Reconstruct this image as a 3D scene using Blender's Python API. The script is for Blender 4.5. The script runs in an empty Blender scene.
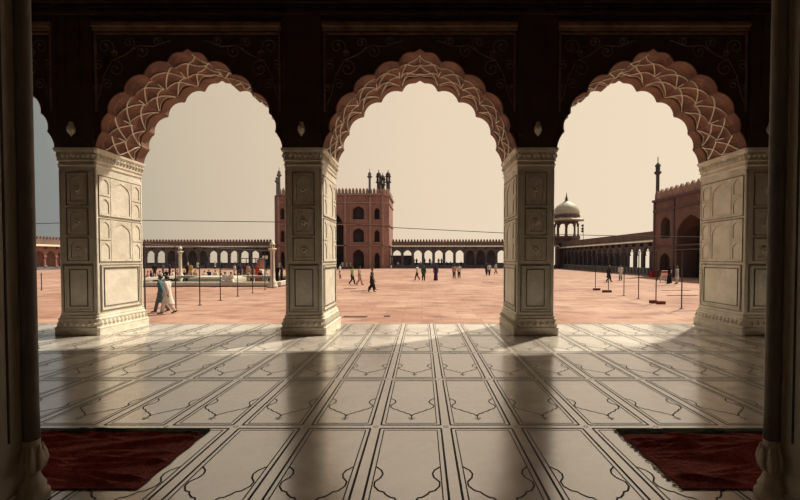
import bpy, bmesh, math, random
from mathutils import Vector, Matrix
from mathutils.geometry import tessellate_polygon
random.seed(7)
C = bpy.context.scene.collection
PI = math.pi
sc = bpy.context.scene

# ------------------------------------------------------------------ materials
def mat(name, c1, c2=None, scale=3.0, rough=0.7, bump=0.0, bscale=None, spec=0.5, coat=0.0, c3=None, stretch=(1, 1, 1), lo=0.35, hi=0.65, metal=0.0):
    m = bpy.data.materials.new(name); m.use_nodes = True
    nt = m.node_tree; N = nt.nodes; L = nt.links
    b = N['Principled BSDF']
    b.inputs['Roughness'].default_value = rough
    b.inputs['Metallic'].default_value = metal
    b.inputs['Specular IOR Level'].default_value = spec
    b.inputs['Coat Weight'].default_value = coat
    c2 = c2 or tuple(x * 0.8 for x in c1)
    tc = N.new('ShaderNodeTexCoord'); mp = N.new('ShaderNodeMapping'); mp.inputs['Scale'].default_value = stretch
    L.new(tc.outputs['Object'], mp.inputs['Vector'])
    n = N.new('ShaderNodeTexNoise'); n.inputs['Scale'].default_value = scale; n.inputs['Detail'].default_value = 6; n.inputs['Roughness'].default_value = 0.6
    L.new(mp.outputs[0], n.inputs['Vector'])
    r = N.new('ShaderNodeValToRGB'); r.color_ramp.elements[0].position = lo; r.color_ramp.elements[1].position = hi
    r.color_ramp.elements[0].color = (*c2, 1); r.color_ramp.elements[1].color = (*c1, 1)
    L.new(n.outputs['Fac'], r.inputs['Fac'])
    out = r.outputs['Color']
    if c3:
        n2 = N.new('ShaderNodeTexNoise'); n2.inputs['Scale'].default_value = scale * 0.27; n2.inputs['Detail'].default_value = 4
        L.new(mp.outputs[0], n2.inputs['Vector'])
        r2 = N.new('ShaderNodeValToRGB'); r2.color_ramp.elements[0].position = 0.52; r2.color_ramp.elements[1].position = 0.68
        L.new(n2.outputs['Fac'], r2.inputs['Fac'])
        mx = N.new('ShaderNodeMix'); mx.data_type = 'RGBA'
        L.new(r2.outputs['Color'], mx.inputs['Factor']); L.new(out, mx.inputs['A']); mx.inputs['B'].default_value = (*c3, 1)
        out = mx.outputs['Result']
    L.new(out, b.inputs['Base Color'])
    if bump:
        n3 = N.new('ShaderNodeTexNoise'); n3.inputs['Scale'].default_value = bscale or scale * 4; n3.inputs['Detail'].default_value = 5
        L.new(mp.outputs[0], n3.inputs['Vector'])
        bp = N.new('ShaderNodeBump'); bp.inputs['Strength'].default_value = bump; bp.inputs['Distance'].default_value = 0.02
        L.new(n3.outputs['Fac'], bp.inputs['Height']); L.new(bp.outputs[0], b.inputs['Normal'])
    return m

M = {}
M['pillar'] = mat('aged_marble', (.80, .76, .66), (.64, .59, .49), 2.2, .6, .35, 14, c3=(.38, .32, .22))
M['relief'] = mat('carved_marble', (.78, .72, .60), (.58, .52, .42), 4, .65, .5, 20)
M['dark_edge'] = mat('dark_carving_edge', (.20, .165, .11), (.12, .10, .065), 6, .8)  # dark tone for niche reveals, panel rims and tier borders
M['inlay'] = mat('black_inlay', (.035, .030, .025), (.02, .018, .015), 8, .45)
M['wall'] = mat('dark_sandstone', (.085, .047, .033), (.045, .026, .018), 2.2, .8, .5, 18)  # very dark brown wall stone; relief and mouldings below are lighter browns
M['wall2'] = mat('brown_sandstone_relief', (.26, .18, .13), (.17, .11, .08), 5, .75, .4, 20)
M['trim'] = mat('brown_moulding', (.34, .23, .15), (.18, .11, .075), 3, .75, .3, 20)
M['arch'] = mat('red_sandstone_arch', (.27, .12, .08), (.14, .065, .045), 3, .75, .4, 20)
M['arch_in'] = mat('brown_sandstone_edge', (.22, .105, .068), (.15, .07, .045), 4, .75, .3, 20)
M['white'] = mat('white_marble_line', (.95, .87, .76), (.88, .78, .66), 6, .6)
M['ceil'] = mat('red_sandstone_vault', (.20, .07, .045), (.11, .04, .028), 1.2, .8, .3, 12)
M['back'] = mat('dim_interior_stone', (.50, .46, .39), (.40, .36, .30), 1.2, .8, .3, 12)
M['pier'] = mat('dusty_marble_pier', (.80, .78, .66), (.62, .60, .50), 2.2, .6, .3, 18, c3=(.30, .28, .21))
M['pier_shaft'] = mat('dark_pier_shaft', (.26, .24, .20), (.18, .165, .14), 3, .6, .3, 18)
M['pier_line'] = mat('pier_groove', (.05, .045, .035), None, 3, .7)
M['rug'] = mat('red_rug', (.46, .10, .085), (.27, .055, .05), 9, .85, 1.0, 45, spec=.3)
M['rug_border'] = mat('green_rug_border', (.09, .11, .07), (.05, .065, .04), 9, .95, .6, 60, spec=.1)
M['fringe'] = mat('rug_fringe', (.60, .54, .42), None, 20, .9)
M['red'] = mat('red_sandstone', (.33, .175, .15), (.24, .125, .11), .35, .85, .3, 4, c3=(.22, .11, .09))
M['red_dark'] = mat('dark_red_sandstone', (.17, .10, .095), (.11, .07, .07), .5, .85, .3, 4)
M['red_trim'] = mat('pale_red_trim', (.38, .25, .205), (.30, .19, .155), .8, .8)
M['chajja'] = mat('pale_stone_eave', (.62, .55, .44), (.50, .43, .34), .8, .8)
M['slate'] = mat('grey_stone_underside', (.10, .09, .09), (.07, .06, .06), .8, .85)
M['screen'] = mat('grey_balustrade_stone', (.27, .25, .23), (.18, .17, .16), 1, .8)
M['parapet'] = mat('brown_parapet_stone', (.21, .13, .11), (.14, .09, .08), .5, .85)
M['gate'] = mat('side_gate_sandstone', (.23, .13, .11), (.15, .085, .075), .6, .85, .3, 4)
M['arcade'] = mat('hazed_arcade_stone', (.17, .16, .175), (.11, .105, .115), .5, .85)  # bluish grey: distance haze is put into the stone colour
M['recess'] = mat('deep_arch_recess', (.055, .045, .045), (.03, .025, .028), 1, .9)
M['dome'] = mat('pale_marble_dome', (.58, .53, .42), (.44, .40, .32), .9, .6)
M['metal'] = mat('rusty_iron', (.035, .028, .024), (.02, .018, .016), 8, .6)
M['wire'] = mat('black_cable', (.03, .028, .025), None, 8, .6)
M['wpool'] = mat('white_pool_marble', (.72, .66, .55), (.60, .53, .43), 1, .5)
M['brick'] = mat('brick_weight', (.20, .05, .035), (.13, .035, .025), 9, .9)
M['mat'] = mat('dark_matting', (.10, .055, .045), (.06, .035, .03), 3, .95)
M['skin'] = mat('brown_skin', (.23, .12, .07), (.20, .10, .06), 5, .55)
M['hair'] = mat('black_hair', (.012, .010, .009), None, 9, .5)
M['sign'] = mat('white_placard', (.75, .72, .66), (.62, .58, .52), 2, .6)
M['signred'] = mat('red_placard_ink', (.50, .06, .04), None, 2, .6)
def cloth(n, c): M[n] = mat('cloth_' + n, c, tuple(x * .75 for x in c), 7, .9, .2, 30, spec=.15)
for n, c in dict(cwhite=(.72, .69, .64), cteal=(.10, .19, .21), cblack=(.022, .02, .022), cgreen=(.30, .45, .20), cpink=(.60, .33, .30), cmaroon=(.16, .03, .05),
                 cnavy=(.035, .045, .12), cbrown=(.10, .065, .04), cbeige=(.50, .42, .32), cred=(.50, .06, .05), cblue=(.10, .16, .32), cgrey=(.18, .18, .19),
                 cdgreen=(.03, .10, .06), cpurple=(.07, .035, .10), cyellow=(.55, .40, .12)).items(): cloth(n, c)

def floor_mat():
    m = mat('polished_marble', (.78, .73, .65), (.52, .48, .41), 1.6, .25, 0, c3=(.42, .385, .32), lo=.3, hi=.6)
    b = m.node_tree.nodes['Principled BSDF']; N = m.node_tree.nodes; L = m.node_tree.links
    b.inputs['Coat Weight'].default_value = 1.0; b.inputs['Coat IOR'].default_value = FLOOR_IOR
    b.inputs['Coat Roughness'].default_value = .2; b.inputs['IOR'].default_value = 2.6
    n = N.new('ShaderNodeTexNoise'); n.inputs['Scale'].default_value = 5; n.inputs['Detail'].default_value = 5
    mr = N.new('ShaderNodeMapRange'); mr.inputs['To Min'].default_value = .10; mr.inputs['To Max'].default_value = .26
    tc = N.new('ShaderNodeTexCoord'); L.new(tc.outputs['Object'], n.inputs['Vector'])
    L.new(n.outputs['Fac'], mr.inputs['Value']); L.new(mr.outputs[0], b.inputs['Coat Roughness'])
    return m
FLOOR_IOR = 3.6
M['floor'] = floor_mat()
M['floorline'] = mat('black_floor_inlay', (.030, .026, .022), (.02, .017, .014), 8, .55)
M['floorline'].node_tree.nodes['Principled BSDF'].inputs['Specular IOR Level'].default_value = .2

def ground_mat():
    m = bpy.data.materials.new('sandstone_paving'); m.use_nodes = True
    nt = m.node_tree; N = nt.nodes; L = nt.links; b = N['Principled BSDF']
    tc = N.new('ShaderNodeTexCoord'); br = N.new('ShaderNodeTexBrick')
    L.new(tc.outputs['Object'], br.inputs['Vector'])
    br.inputs['Color1'].default_value = (.395, .228, .17, 1); br.inputs['Color2'].default_value = (.475, .315, .245, 1)
    br.inputs['Mortar'].default_value = (.30, .17, .125, 1)
    br.inputs['Scale'].default_value = 1; br.inputs['Brick Width'].default_value = 1.6; br.inputs['Row Height'].default_value = .78
    br.inputs['Mortar Size'].default_value = .018
    n = N.new('ShaderNodeTexNoise'); n.inputs['Scale'].default_value = .16; n.inputs['Detail'].default_value = 7; n.inputs['Roughness'].default_value = .65
    L.new(tc.outputs['Object'], n.inputs['Vector'])
    r = N.new('ShaderNodeValToRGB'); r.color_ramp.elements[0].position = .3; r.color_ramp.elements[1].position = .7
    r.color_ramp.elements[0].color = (.66, .52, .47, 1); r.color_ramp.elements[1].color = (1.12, 1.15, 1.15, 1)
    L.new(n.outputs['Fac'], r.inputs['Fac'])
    mx = N.new('ShaderNodeMix'); mx.data_type = 'RGBA'; mx.blend_type = 'MULTIPLY'; mx.inputs['Factor'].default_value = 1
    L.new(br.outputs['Color'], mx.inputs['A']); L.new(r.outputs['Color'], mx.inputs['B'])
    n2 = N.new('ShaderNodeTexNoise'); n2.inputs['Scale'].default_value = 1.3; n2.inputs['Detail'].default_value = 6
    mp = N.new('ShaderNodeMapping'); mp.inputs['Scale'].default_value = (.5, 1.0, 1); L.new(tc.outputs['Object'], mp.inputs['Vector']); L.new(mp.outputs[0], n2.inputs['Vector'])
    r2 = N.new('ShaderNodeValToRGB'); r2.color_ramp.elements[0].position = .28; r2.color_ramp.elements[1].position = .5
    r2.color_ramp.elements[0].color = (.55, .47, .44, 1); r2.color_ramp.elements[1].color = (1, 1, 1, 1)
    L.new(n2.outputs['Fac'], r2.inputs['Fac'])
    mx2 = N.new('ShaderNodeMix'); mx2.data_type = 'RGBA'; mx2.blend_type = 'MULTIPLY'; mx2.inputs['Factor'].default_value = 1
    L.new(mx.outputs['Result'], mx2.inputs['A']); L.new(r2.outputs['Color'], mx2.inputs['B'])
    L.new(mx2.outputs['Result'], b.inputs['Base Color'])
    b.inputs['Roughness'].default_value = .8
    return m
M['ground'] = ground_mat()

m = bpy.data.materials.new('pool_water'); m.use_nodes = True
b = m.node_tree.nodes['Principled BSDF']; b.inputs['Base Color'].default_value = (.010, .018, .010, 1); b.inputs['Roughness'].default_value = .04
_n = m.node_tree.nodes.new('ShaderNodeTexNoise'); _n.inputs['Scale'].default_value = 3
_b = m.node_tree.nodes.new('ShaderNodeBump'); _b.inputs['Strength'].default_value = .03
m.node_tree.links.new(_n.outputs['Fac'], _b.inputs['Height']); m.node_tree.links.new(_b.outputs[0], b.inputs['Normal'])
M['water'] = m

# ------------------------------------------------------------------ mesh builder
class MB:
    def __init__(s): s.v = []; s.f = []; s.m = []; s.T = None
    def add(s, vs, fs, mi=0):
        o = len(s.v)
        s.v += [tuple(s.T @ Vector(p)) if s.T else tuple(p) for p in vs]
        for f in fs: s.f.append([i + o for i in f]); s.m.append(mi)
        return s
    def box(s, a, b, mi=0):
        x0, y0, z0 = a; x1, y1, z1 = b
        return s.add([(x0,y0,z0),(x1,y0,z0),(x1,y1,z0),(x0,y1,z0),(x0,y0,z1),(x1,y0,z1),(x1,y1,z1),(x0,y1,z1)],
              [(0,3,2,1),(4,5,6,7),(0,1,5,4),(1,2,6,5),(2,3,7,6),(3,0,4,7)], mi)
    def quad(s, a, b, c, d, mi=0): return s.add([a, b, c, d], [(0, 1, 2, 3)], mi)
    def loft(s, rings, mi=0, cap=True, closed=True):
        n = len(rings[0]); vs = [p for r in rings for p in r]; fs = []
        for k in range(len(rings) - 1):
            for i in range(n if closed else n - 1):
                j = (i + 1) % n
                fs.append((k*n+i, k*n+j, (k+1)*n+j, (k+1)*n+i))
        if cap and closed:
            fs.append(tuple(reversed(range(n)))); fs.append(tuple((len(rings)-1)*n + i for i in range(n)))
        return s.add(vs, fs, mi)
    def tube(s, pts, r, seg=6, mi=0, up=None):
        pts = [Vector(p) for p in pts]; R = r if isinstance(r, (list, tuple)) else [r] * len(pts)
        rings = []; prev = None
        for i, p in enumerate(pts):
            t = (pts[min(i+1, len(pts)-1)] - pts[max(i-1, 0)])
            if t.length < 1e-9: t = Vector((0, 0, 1))
            t.normalize()
            if prev is None:
                a = Vector((0, 0, 1)) if abs(t.z) < .9 else Vector((1, 0, 0))
                u = t.cross(a).normalized()
            else:
                u = (prev - t * prev.dot(t)).normalized()
            prev = u; w = t.cross(u)
            rr = R[i]; ra, rb = rr if isinstance(rr, (list, tuple)) else (rr, rr)
            rings.append([tuple(p + u * math.cos(2*PI*k/seg) * ra + w * math.sin(2*PI*k/seg) * rb) for k in range(seg)])
        return s.loft(rings, mi)
    def lathe(s, prof, seg=24, mi=0, c=(0, 0)):
        rings = [[(c[0] + r*math.cos(2*PI*k/seg), c[1] + r*math.sin(2*PI*k/seg), z) for k in range(seg)] for r, z in prof]
        return s.loft(rings, mi)
    def poly(s, pts, mi=0):                                 # concave planar polygon
        tris = tessellate_polygon([[Vector(p) for p in pts]])
        return s.add(pts, [tuple(t) for t in tris], mi)
    def build(s, name, mats, parent=None, smooth=False, loc=(0, 0, 0), rz=0):
        me = bpy.data.meshes.new(name); me.from_pydata(s.v, [], s.f)
        if not isinstance(mats, (list, tuple)): mats = [mats]
        for q in mats: me.materials.append(M[q])
        for p, mi in zip(me.polygons, s.m): p.material_index = mi; p.use_smooth = smooth
        bm = bmesh.new(); bm.from_mesh(me); bmesh.ops.recalc_face_normals(bm, faces=bm.faces); bm.to_mesh(me); bm.free()
        o = bpy.data.objects.new(name, me); C.objects.link(o); o.location = loc; o.rotation_euler = (0, 0, rz)
        if parent: o.parent = parent
        return o
def thing(name, loc=(0, 0, 0), rz=0):
    o = bpy.data.objects.new(name, None); C.objects.link(o); o.location = loc; o.rotation_euler = (0, 0, rz); o.empty_display_size = .2
    return o
def tag(o, label, cat, group=None, kind=None):
    o['label'] = label; o['category'] = cat
    if group: o['group'] = group
    if kind: o['kind'] = kind
    return o
def struct(o, label=None):
    o['kind'] = 'structure'
    if label: o['label'] = label
    return o
def dup(o, loc=None, rz=None, parent=None):
    c = o.copy(); C.objects.link(c)
    if parent: c.parent = parent
    if loc is not None: c.location = loc
    if rz is not None: c.rotation_euler = (0, 0, rz)
    for ch in list(o.children): dup(ch, parent=c)
    return c

# ------------------------------------------------------------------ arches
def arch_pts(x0, x1, zs, za, n=8, cusps=0):
    """pointed arch from (x0,zs) over apex (mid,za) to (x1,zs)"""
    h = (x1 - x0) / 2; c = (x0 + x1) / 2; L = []
    for i in range(n + 1):
        t = i / n; T0 = math.radians(64); a = t * T0
        x = -h * (math.cos(a) - math.cos(T0)) / (1 - math.cos(T0))
        z = (za - zs) * math.sin(a) / math.sin(T0)
        if cusps and 0 < t < 1:
            k = 1 - .10 * abs(math.sin(t * PI * cusps)) ** .7 * -1 - .05
            x *= k; z *= 1
        L.append((c + x, zs + z))
    R = [(2*c - x, z) for x, z in reversed(L[:-1])]
    return L + R
def cell(B, org, ux, nrm, x0, x1, z0, z1, hole=None, depth=.3, mi=0, ri=None, back=None, bi=0, thick=None):
    """wall rectangle with an arched hole. hole=(hx0,hx1,hz0,zspring,zapex)"""
    org = Vector(org); ux = Vector(ux); nrm = Vector(nrm); uz = Vector((0, 0, 1)); ri = mi if ri is None else ri
    P = lambda x, z, d=0: tuple(org + ux * x + uz * z - nrm * d)
    if not hole:
        B.quad(P(x0, z0), P(x1, z0), P(x1, z1), P(x0, z1), mi)
        if thick: B.quad(P(x0, z0, thick), P(x1, z0, thick), P(x1, z1, thick), P(x0, z1, thick), mi)
        return
    a, b_, hz, zs, za = hole
    cur = arch_pts(a, b_, zs, za)
    out = [(a, hz)] + cur + [(b_, hz)]
    for d in ([0, thick] if thick else [0]):
        if hz > z0 + 1e-6: B.quad(P(x0, z0, d), P(x1, z0, d), P(x1, hz, d), P(x0, hz, d), mi)
        B.poly([P(x0, hz, d), P(x0, z1, d), P(x1, z1, d), P(x1, hz, d)] + [P(x, z, d) for x, z in reversed(out)], mi)
    for i in range(len(out) - 1):
        (xa, za_), (xb, zb) = out[i], out[i+1]
        B.quad(P(xa, za_), P(xb, zb), P(xb, zb, depth), P(xa, za_, depth), ri)
    if hz > z0 + 1e-6: B.quad(P(a, hz), P(b_, hz), P(b_, hz, depth), P(a, hz, depth), ri)
    if back is not None:
        back.poly([P(x, z, depth) for x, z in out], bi)

# ------------------------------------------------------------------ world & camera
w = bpy.data.worlds.new('World'); sc.world = w; w.use_nodes = True
nt = w.node_tree; N = nt.nodes; L = nt.links; bg = N['Background']
SUN = Vector((.43, .43, .80)).normalized()
tc = N.new('ShaderNodeTexCoord')
dt = N.new('ShaderNodeVectorMath'); dt.operation = 'DOT_PRODUCT'; L.new(tc.outputs['Generated'], dt.inputs[0]); dt.inputs[1].default_value = (.8, .5, .15)
rp = N.new('ShaderNodeValToRGB'); mr0 = N.new('ShaderNodeMapRange'); mr0.inputs['From Min'].default_value = -.5; L.new(dt.outputs['Value'], mr0.inputs['Value']); L.new(mr0.outputs[0], rp.inputs['Fac'])
def lin(r, g, b): return tuple(((c/255/12.92) if c/255 <= .04045 else ((c/255+.055)/1.055)**2.4) for c in (r, g, b)) + (1,)
E = rp.color_ramp.elements
E[0].position = 0.0; E[0].color = lin(112, 118, 120)
E[1].position = .92; E[1].color = lin(240, 220, 193)
for p, c in ((.235, (138, 140, 136)), (.305, (190, 178, 156)), (.40, (208, 191, 167)), (.68, (233, 212, 186))):
    e = E.new(p); e.color = lin(*c)
sx = N.new('ShaderNodeSeparateXYZ'); L.new(tc.outputs['Generated'], sx.inputs[0])
r2 = N.new('ShaderNodeMapRange'); r2.inputs['From Min'].default_value = -.35; r2.inputs['From Max'].default_value = -.12
r2.inputs['To Min'].default_value = .15; r2.inputs['To Max'].default_value = 1; L.new(sx.outputs['Z'], r2.inputs['Value'])
ml = N.new('ShaderNodeMix'); ml.data_type = 'RGBA'; ml.blend_type = 'MULTIPLY'; ml.inputs['Factor'].default_value = 1
L.new(rp.outputs['Color'], ml.inputs['A']); L.new(r2.outputs[0], ml.inputs['B']); L.new(ml.outputs['Result'], bg.inputs['Color'])
bg.inputs['Strength'].default_value = 1.0
sl = bpy.data.lights.new('sun', 'SUN'); sl.energy = 5.4; sl.angle = math.radians(2.0); sl.color = (1, .88, .71)
so = bpy.data.objects.new('sun', sl); C.objects.link(so); so.rotation_euler = SUN.to_track_quat('Z', 'Y').to_euler(); so.location = (20, 20, 40)

F = 400.0; PITCH = math.radians(1.3); HZ = 258.0; VX = 422.0
cam = bpy.data.cameras.new('camera'); co = bpy.data.objects.new('camera', cam); C.objects.link(co)
co.location = (0, 0, 1.6); co.rotation_euler = (PI/2 - PITCH, 0, 0)
cam.sensor_width = 36; cam.lens = 36 * F / 800; cam.clip_end = 500; cam.clip_start = .05
cam.shift_x = -(VX - 400) / 800; cam.shift_y = (HZ + F * math.tan(PITCH) - 250) / 800
sc.camera = co
sc.view_settings.view_transform = 'Standard'; sc.view_settings.look = 'None'; sc.view_settings.gamma = 1; sc.view_settings.exposure = 0
GZ = -.90                                                  # courtyard level
def gx(px, d): return (px - VX) * d / F                    # place on the ground: column of the photo + distance
def gd(py): return (1.6 - GZ) * F / (py - HZ)
def zz(py, d): return 1.6 + (HZ - py) * d / F

# ------------------------------------------------------------------ floor with inlaid prayer places
PY0 = 9.72; B = MB()
TW = .664; X0 = .226; RL = 1.49; R0 = 3.76
B.box((-13, -7, -.30), (13, PY0, 0), 0)
ZF = .0012
def strip(pts, wd, mi=1):
    pts = [Vector((p[0], p[1], 0)) for p in pts]
    vs = []
    for i, p in enumerate(pts):
        t = (pts[min(i+1, len(pts)-1)] - pts[max(i-1, 0)]).normalized(); n = Vector((-t.y, t.x, 0)) * wd / 2
        vs += [(p.x + n.x, p.y + n.y, ZF), (p.x - n.x, p.y - n.y, ZF)]
    B.add(vs, [(2*i, 2*i+1, 2*i+3, 2*i+2) for i in range(len(pts)-1)], mi)
half = TW/2 - .088
curve = [(0,.76),(.045,.71),(.06,.66),(.05,.61),(.012,.555),(.014,.50),(.05,.445),(.088,.43),(.10,.405),(.135,.37),(.165,.362),(.178,.335),(.215,.31),(half-.01,.285),(half,.245)]
for r in range(-3, 5):
    ya = R0 + r * RL; yb = min(ya + RL, PY0 + .0); short = yb - ya < RL - .01
    if short: yb = ya + RL
    if ya > PY0 - .1: continue
    for k in range(-16, 17):
        xa = X0 + k * TW; xb = xa + TW
        if xb > 11.8 or xa < -11.8: continue
        for e, wd in ((.046, .017), (.085, .009)):
            ye = min(yb - e + .008, PY0 - .01)
            strip([(xa+e, ya+e-.008), (xa+e, ye)], wd); strip([(xb-e, ya+e-.008), (xb-e, ye)], wd)
            strip([(xa+e, ya+e-.008), (xb-e, ya+e-.008)], wd)
            if yb - e < PY0: strip([(xa+e, yb-e+.008), (xb-e, yb-e+.008)], wd)
        if abs(xa) < 9 and r > -2 and ya + .8 < PY0:
            c = (xa + xb) / 2
            strip([(xa + .088 + u, ya + v) for u, v in curve], .013)
            strip([(xb - .088 - u, ya + v) for u, v in curve], .013)
            strip([(c, ya+.25), (c, ya+.165)], .009); strip([(c-.035, ya+.205), (c+.035, ya+.205)], .012)
            strip([(c-.02, ya+.17), (c+.02, ya+.17)], .008)
        # small crossing mark
        strip([(xa-.022, ya), (xa, ya+.022)], .004); strip([(xa, ya+.022), (xa+.022, ya)], .004)
        strip([(xa-.022, ya), (xa, ya-.022)], .004); strip([(xa, ya-.022), (xa+.022, ya)], .004)
struct(B.build('floor', ['floor', 'floorline']), 'polished pale marble floor inlaid with black prayer outlines')
B = MB()
for k in range(4): B.box((-13, PY0 + .02 + k*.34, GZ - .02), (13, PY0 + .36 + k*.34, -.22 - k*.18), 0)
struct(B.build('trim_1', ['pillar']), 'marble steps down from the arcade')
B = MB(); B.box((-100, 9.8, GZ - .5), (48, 110, GZ), 0)
g = B.build('courtyard_ground', ['ground']); struct(g, 'red sandstone paving of the open courtyard')

# ------------------------------------------------------------------ hall shell
HC = 7.25
struct(MB().box((-13, -7.3, 0), (13, -7, HC)).build('wall_back', ['back']))
struct(MB().box((-13.3, -7, 0), (-12.6, PY0 - .1, HC)).build('wall_left', ['back']))
struct(MB().box((12.6, -7, 0), (13.3, PY0 - .1, HC)).build('wall_right', ['back']))
struct(MB().box((-13.3, -7.3, HC), (13.3, PY0 + .2, HC + .4)).build('ceiling', ['ceil']))

# ------------------------------------------------------------------ arcade wall with cusped arches
YF, YB, ZS, ZT = 8.30, 9.70, 3.87, 7.25
PX = [-11.84, -7.14, -2.455, 2.36, 7.10, 11.82]
# lobes of the right half, in arch-local coordinates scaled to half opening 1.98
val = [(1.945, 3.87), (1.80, 4.20), (1.675, 4.58), (1.33, 5.01), (.915, 5.36), (.43, 5.615), (0, 5.885)]
blg = [(.03,), (.065,), (.115,), (.125,), (.12,), (.065,)]
def lobe_curve(hw):
    """points from right spring up to the apex, list of lobes"""
    k = hw / 1.965; lobes = []
    for i in range(6):
        a = Vector((val[i][0] * k, 0, val[i][1])); b_ = Vector((val[i+1][0] * k, 0, val[i+1][1]))
        t = b_ - a; n = Vector((t.z, 0, -t.x)).normalized()
        if n.x < 0: n = -n
        pts = []
        for j in range(9):
            s = j / 8; bul = blg[i][0] * math.sin(PI * s) ** .75
            if i == 5: bul = .075 * math.sin(PI * min(1, s * 1.35) ) if s < .74 else 0.0
            pts.append(a + t * s + n * bul)
        lobes.append(pts)
    return lobes
Wm = MB(); arches = []
for bi in range(5):
    xl = PX[bi]; xr = PX[bi+1]; cx = (xl + xr) / 2; hw = (xr - xl) / 2 - .39
    lob = lobe_curve(hw)
    right = []
    for l in lob: right += l[:-1]
    right.append(lob[-1][-1])
    full = [(cx + p.x, p.z) for p in right] + [(cx - p.x, p.z) for p in reversed(right[:-1])]   # right spring -> apex -> left spring
    for Y in (YF, YB):
        Wm.poly([(xl, Y, ZS), (xl, Y, ZT), (xr, Y, ZT), (xr, Y, ZS)] + [(x, Y, z) for x, z in full], 0)
    arches.append((cx, hw, full))
# underside over the piers, ends and top
for i, x in enumerate(PX):
    Wm.quad((x - .39, YF, ZS), (x + .39, YF, ZS), (x + .39, YB, ZS), (x - .39, YB, ZS))
Wm.quad((-12.6, YF, 0), (PX[0], YF, 0), (PX[0], YF, ZT), (-12.6, YF, ZT)); Wm.quad((-12.6, YB, 0), (PX[0], YB, 0), (PX[0], YB, ZT), (-12.6, YB, ZT))
Wm.quad((12.6, YF, 0), (PX[5], YF, 0), (PX[5], YF, ZT), (12.6, YF, ZT)); Wm.quad((12.6, YB, 0), (PX[5], YB, 0), (PX[5], YB, ZT), (12.6, YB, ZT))
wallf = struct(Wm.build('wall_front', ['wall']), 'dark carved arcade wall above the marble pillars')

def arch_thing(cx, hw, label):
    t = thing('cusped_arch', (cx, YF, ZS))
    lob = lobe_curve(hw); allL = [l for l in lob]
    mir = [[Vector((-p.x, 0, p.z)) for p in reversed(l)] for l in reversed(lob)]
    allL += mir
    D = YB - YF
    def netdist(u, v):          # distance to the nearest net line in cell units
        vv = (v - .14) / .157
        return abs(((vv + 2*abs(u-.5)) % 2) - 1), abs(((vv - 2*abs(u-.5)) % 2) - 1)
    S = MB(); V = [0, .03, .07, .10, .14, .215, .29, .37, .45, .53, .61, .77, .785, .80, .81, .86, .93, 1.0]
    def off(v, u):
        if v < .14: return -.015 + .045 * (v / .14)
        if v <= .77:
            a, c = netdist(u, v)
            return .03 - .045 * min(min(a, c), 1)
        if v <= .785: return -.01
        if v < .805: return -.01
        return .028
    rings = []
    for l in allL:
        for j, p in enumerate(l):
            tt = (l[min(j+1, 8)] - l[max(j-1, 0)]).normalized(); n = Vector((-tt.z, 0, tt.x))
            ctr = Vector((0, 0, 4.3)) - p
            if n.dot(ctr) < 0: n = -n
            rings.append((p, n, j / 8))
    n = len(rings); nv = len(V)
    vs = []
    for p, nn, u in rings:
        for v in V:
            q = p + nn * off(v, u); vs.append((q.x, v * D, max(q.z - ZS, .0)))
    fs = []; 
    for i in range(n - 1):
        for k in range(nv - 1): fs.append((i*nv+k, i*nv+k+1, (i+1)*nv+k+1, (i+1)*nv+k))
    fa = [f for f in fs if (f[0] % nv) < 12]; fb = [f for f in fs if (f[0] % nv) >= 12]
    S.add(vs, fa, 0); S.build('vault_lining', ['arch'], t)
    S2 = MB(); S2.add(vs, fb, 0)
    S2.build('inner_band', ['arch_in'], t)
    # front lip following the lobes
    S3 = MB()
    S3.tube([(p.x, -.004, max(p.z - ZS, .0)) for p, nn, u in rings], .018, 6); S3.build('front_lip', ['arch'], t)
    # white net
    T = MB(); rnd = random.Random(int(cx*10) + 50)
    for l in allL:
        jit = [rnd.uniform(-.11, .11) for _ in range(5)]
        def at(u, v):
            f = u * 8; i = min(int(f), 7); q = l[i].lerp(l[i+1], f - i)
            tt = (l[i+1] - l[i]).normalized(); nn = Vector((-tt.z, 0, tt.x))
            if nn.dot(Vector((0, 0, 4.3)) - q) < 0: nn = -nn
            o = q + nn * (off(v, u) + .008)
            return Vector((o.x, v * D, max(o.z - ZS, .02)))
        rows = [.14, .30, .455, .61, .765]
        for k in range(4):
            v0, v1 = rows[k] + rnd.uniform(-.008, .008), rows[k+1] + rnd.uniform(-.008, .008)
            a = (0, .5) if k % 2 == 0 else (.5, 0)
            for s in (0, 1):
                ua = a[0] if not s else 1 - a[0]; ub = a[1] if not s else 1 - a[1]
                def J(uu, kk): return (uu if uu in (0, 1) else uu + jit[kk]), rows[kk] + (jit[kk] * .35 if uu in (0, 1) else -.02)
                (ua, v0), (ub, v1) = J(ua, k), J(ub, k + 1)
                pts = [at(ua + (ub - ua) * q / 4, v0 + (v1 - v0) * q / 4) for q in range(5)]
                T.tube(pts, .014, 4)
        T.tube([at(q / 8, .765) for q in range(9)], .009, 4)
        T.tube([at(.0, .455), at(.0, .38), at(.0, .31)], .010, 4)
        
    T.build('marble_tracery', ['white'], t)
    tag(t, label, 'arch', 'cusped arches of the arcade')
AL = ['cusped red arch cut off by the left frame, left of the leftmost full pillar',
      'left of the three full cusped red arches, intrados netted with white lines',
      'middle cusped red arch with netted intrados, peaking above the courtyard centre',
      'right of the three full cusped red arches, its right flank broadly netted in white',
      'cusped red arch hidden behind the dark near pier at the right frame']
for (cx, hw, full), lb in zip(arches, AL): arch_thing(cx, hw, lb)

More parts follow.
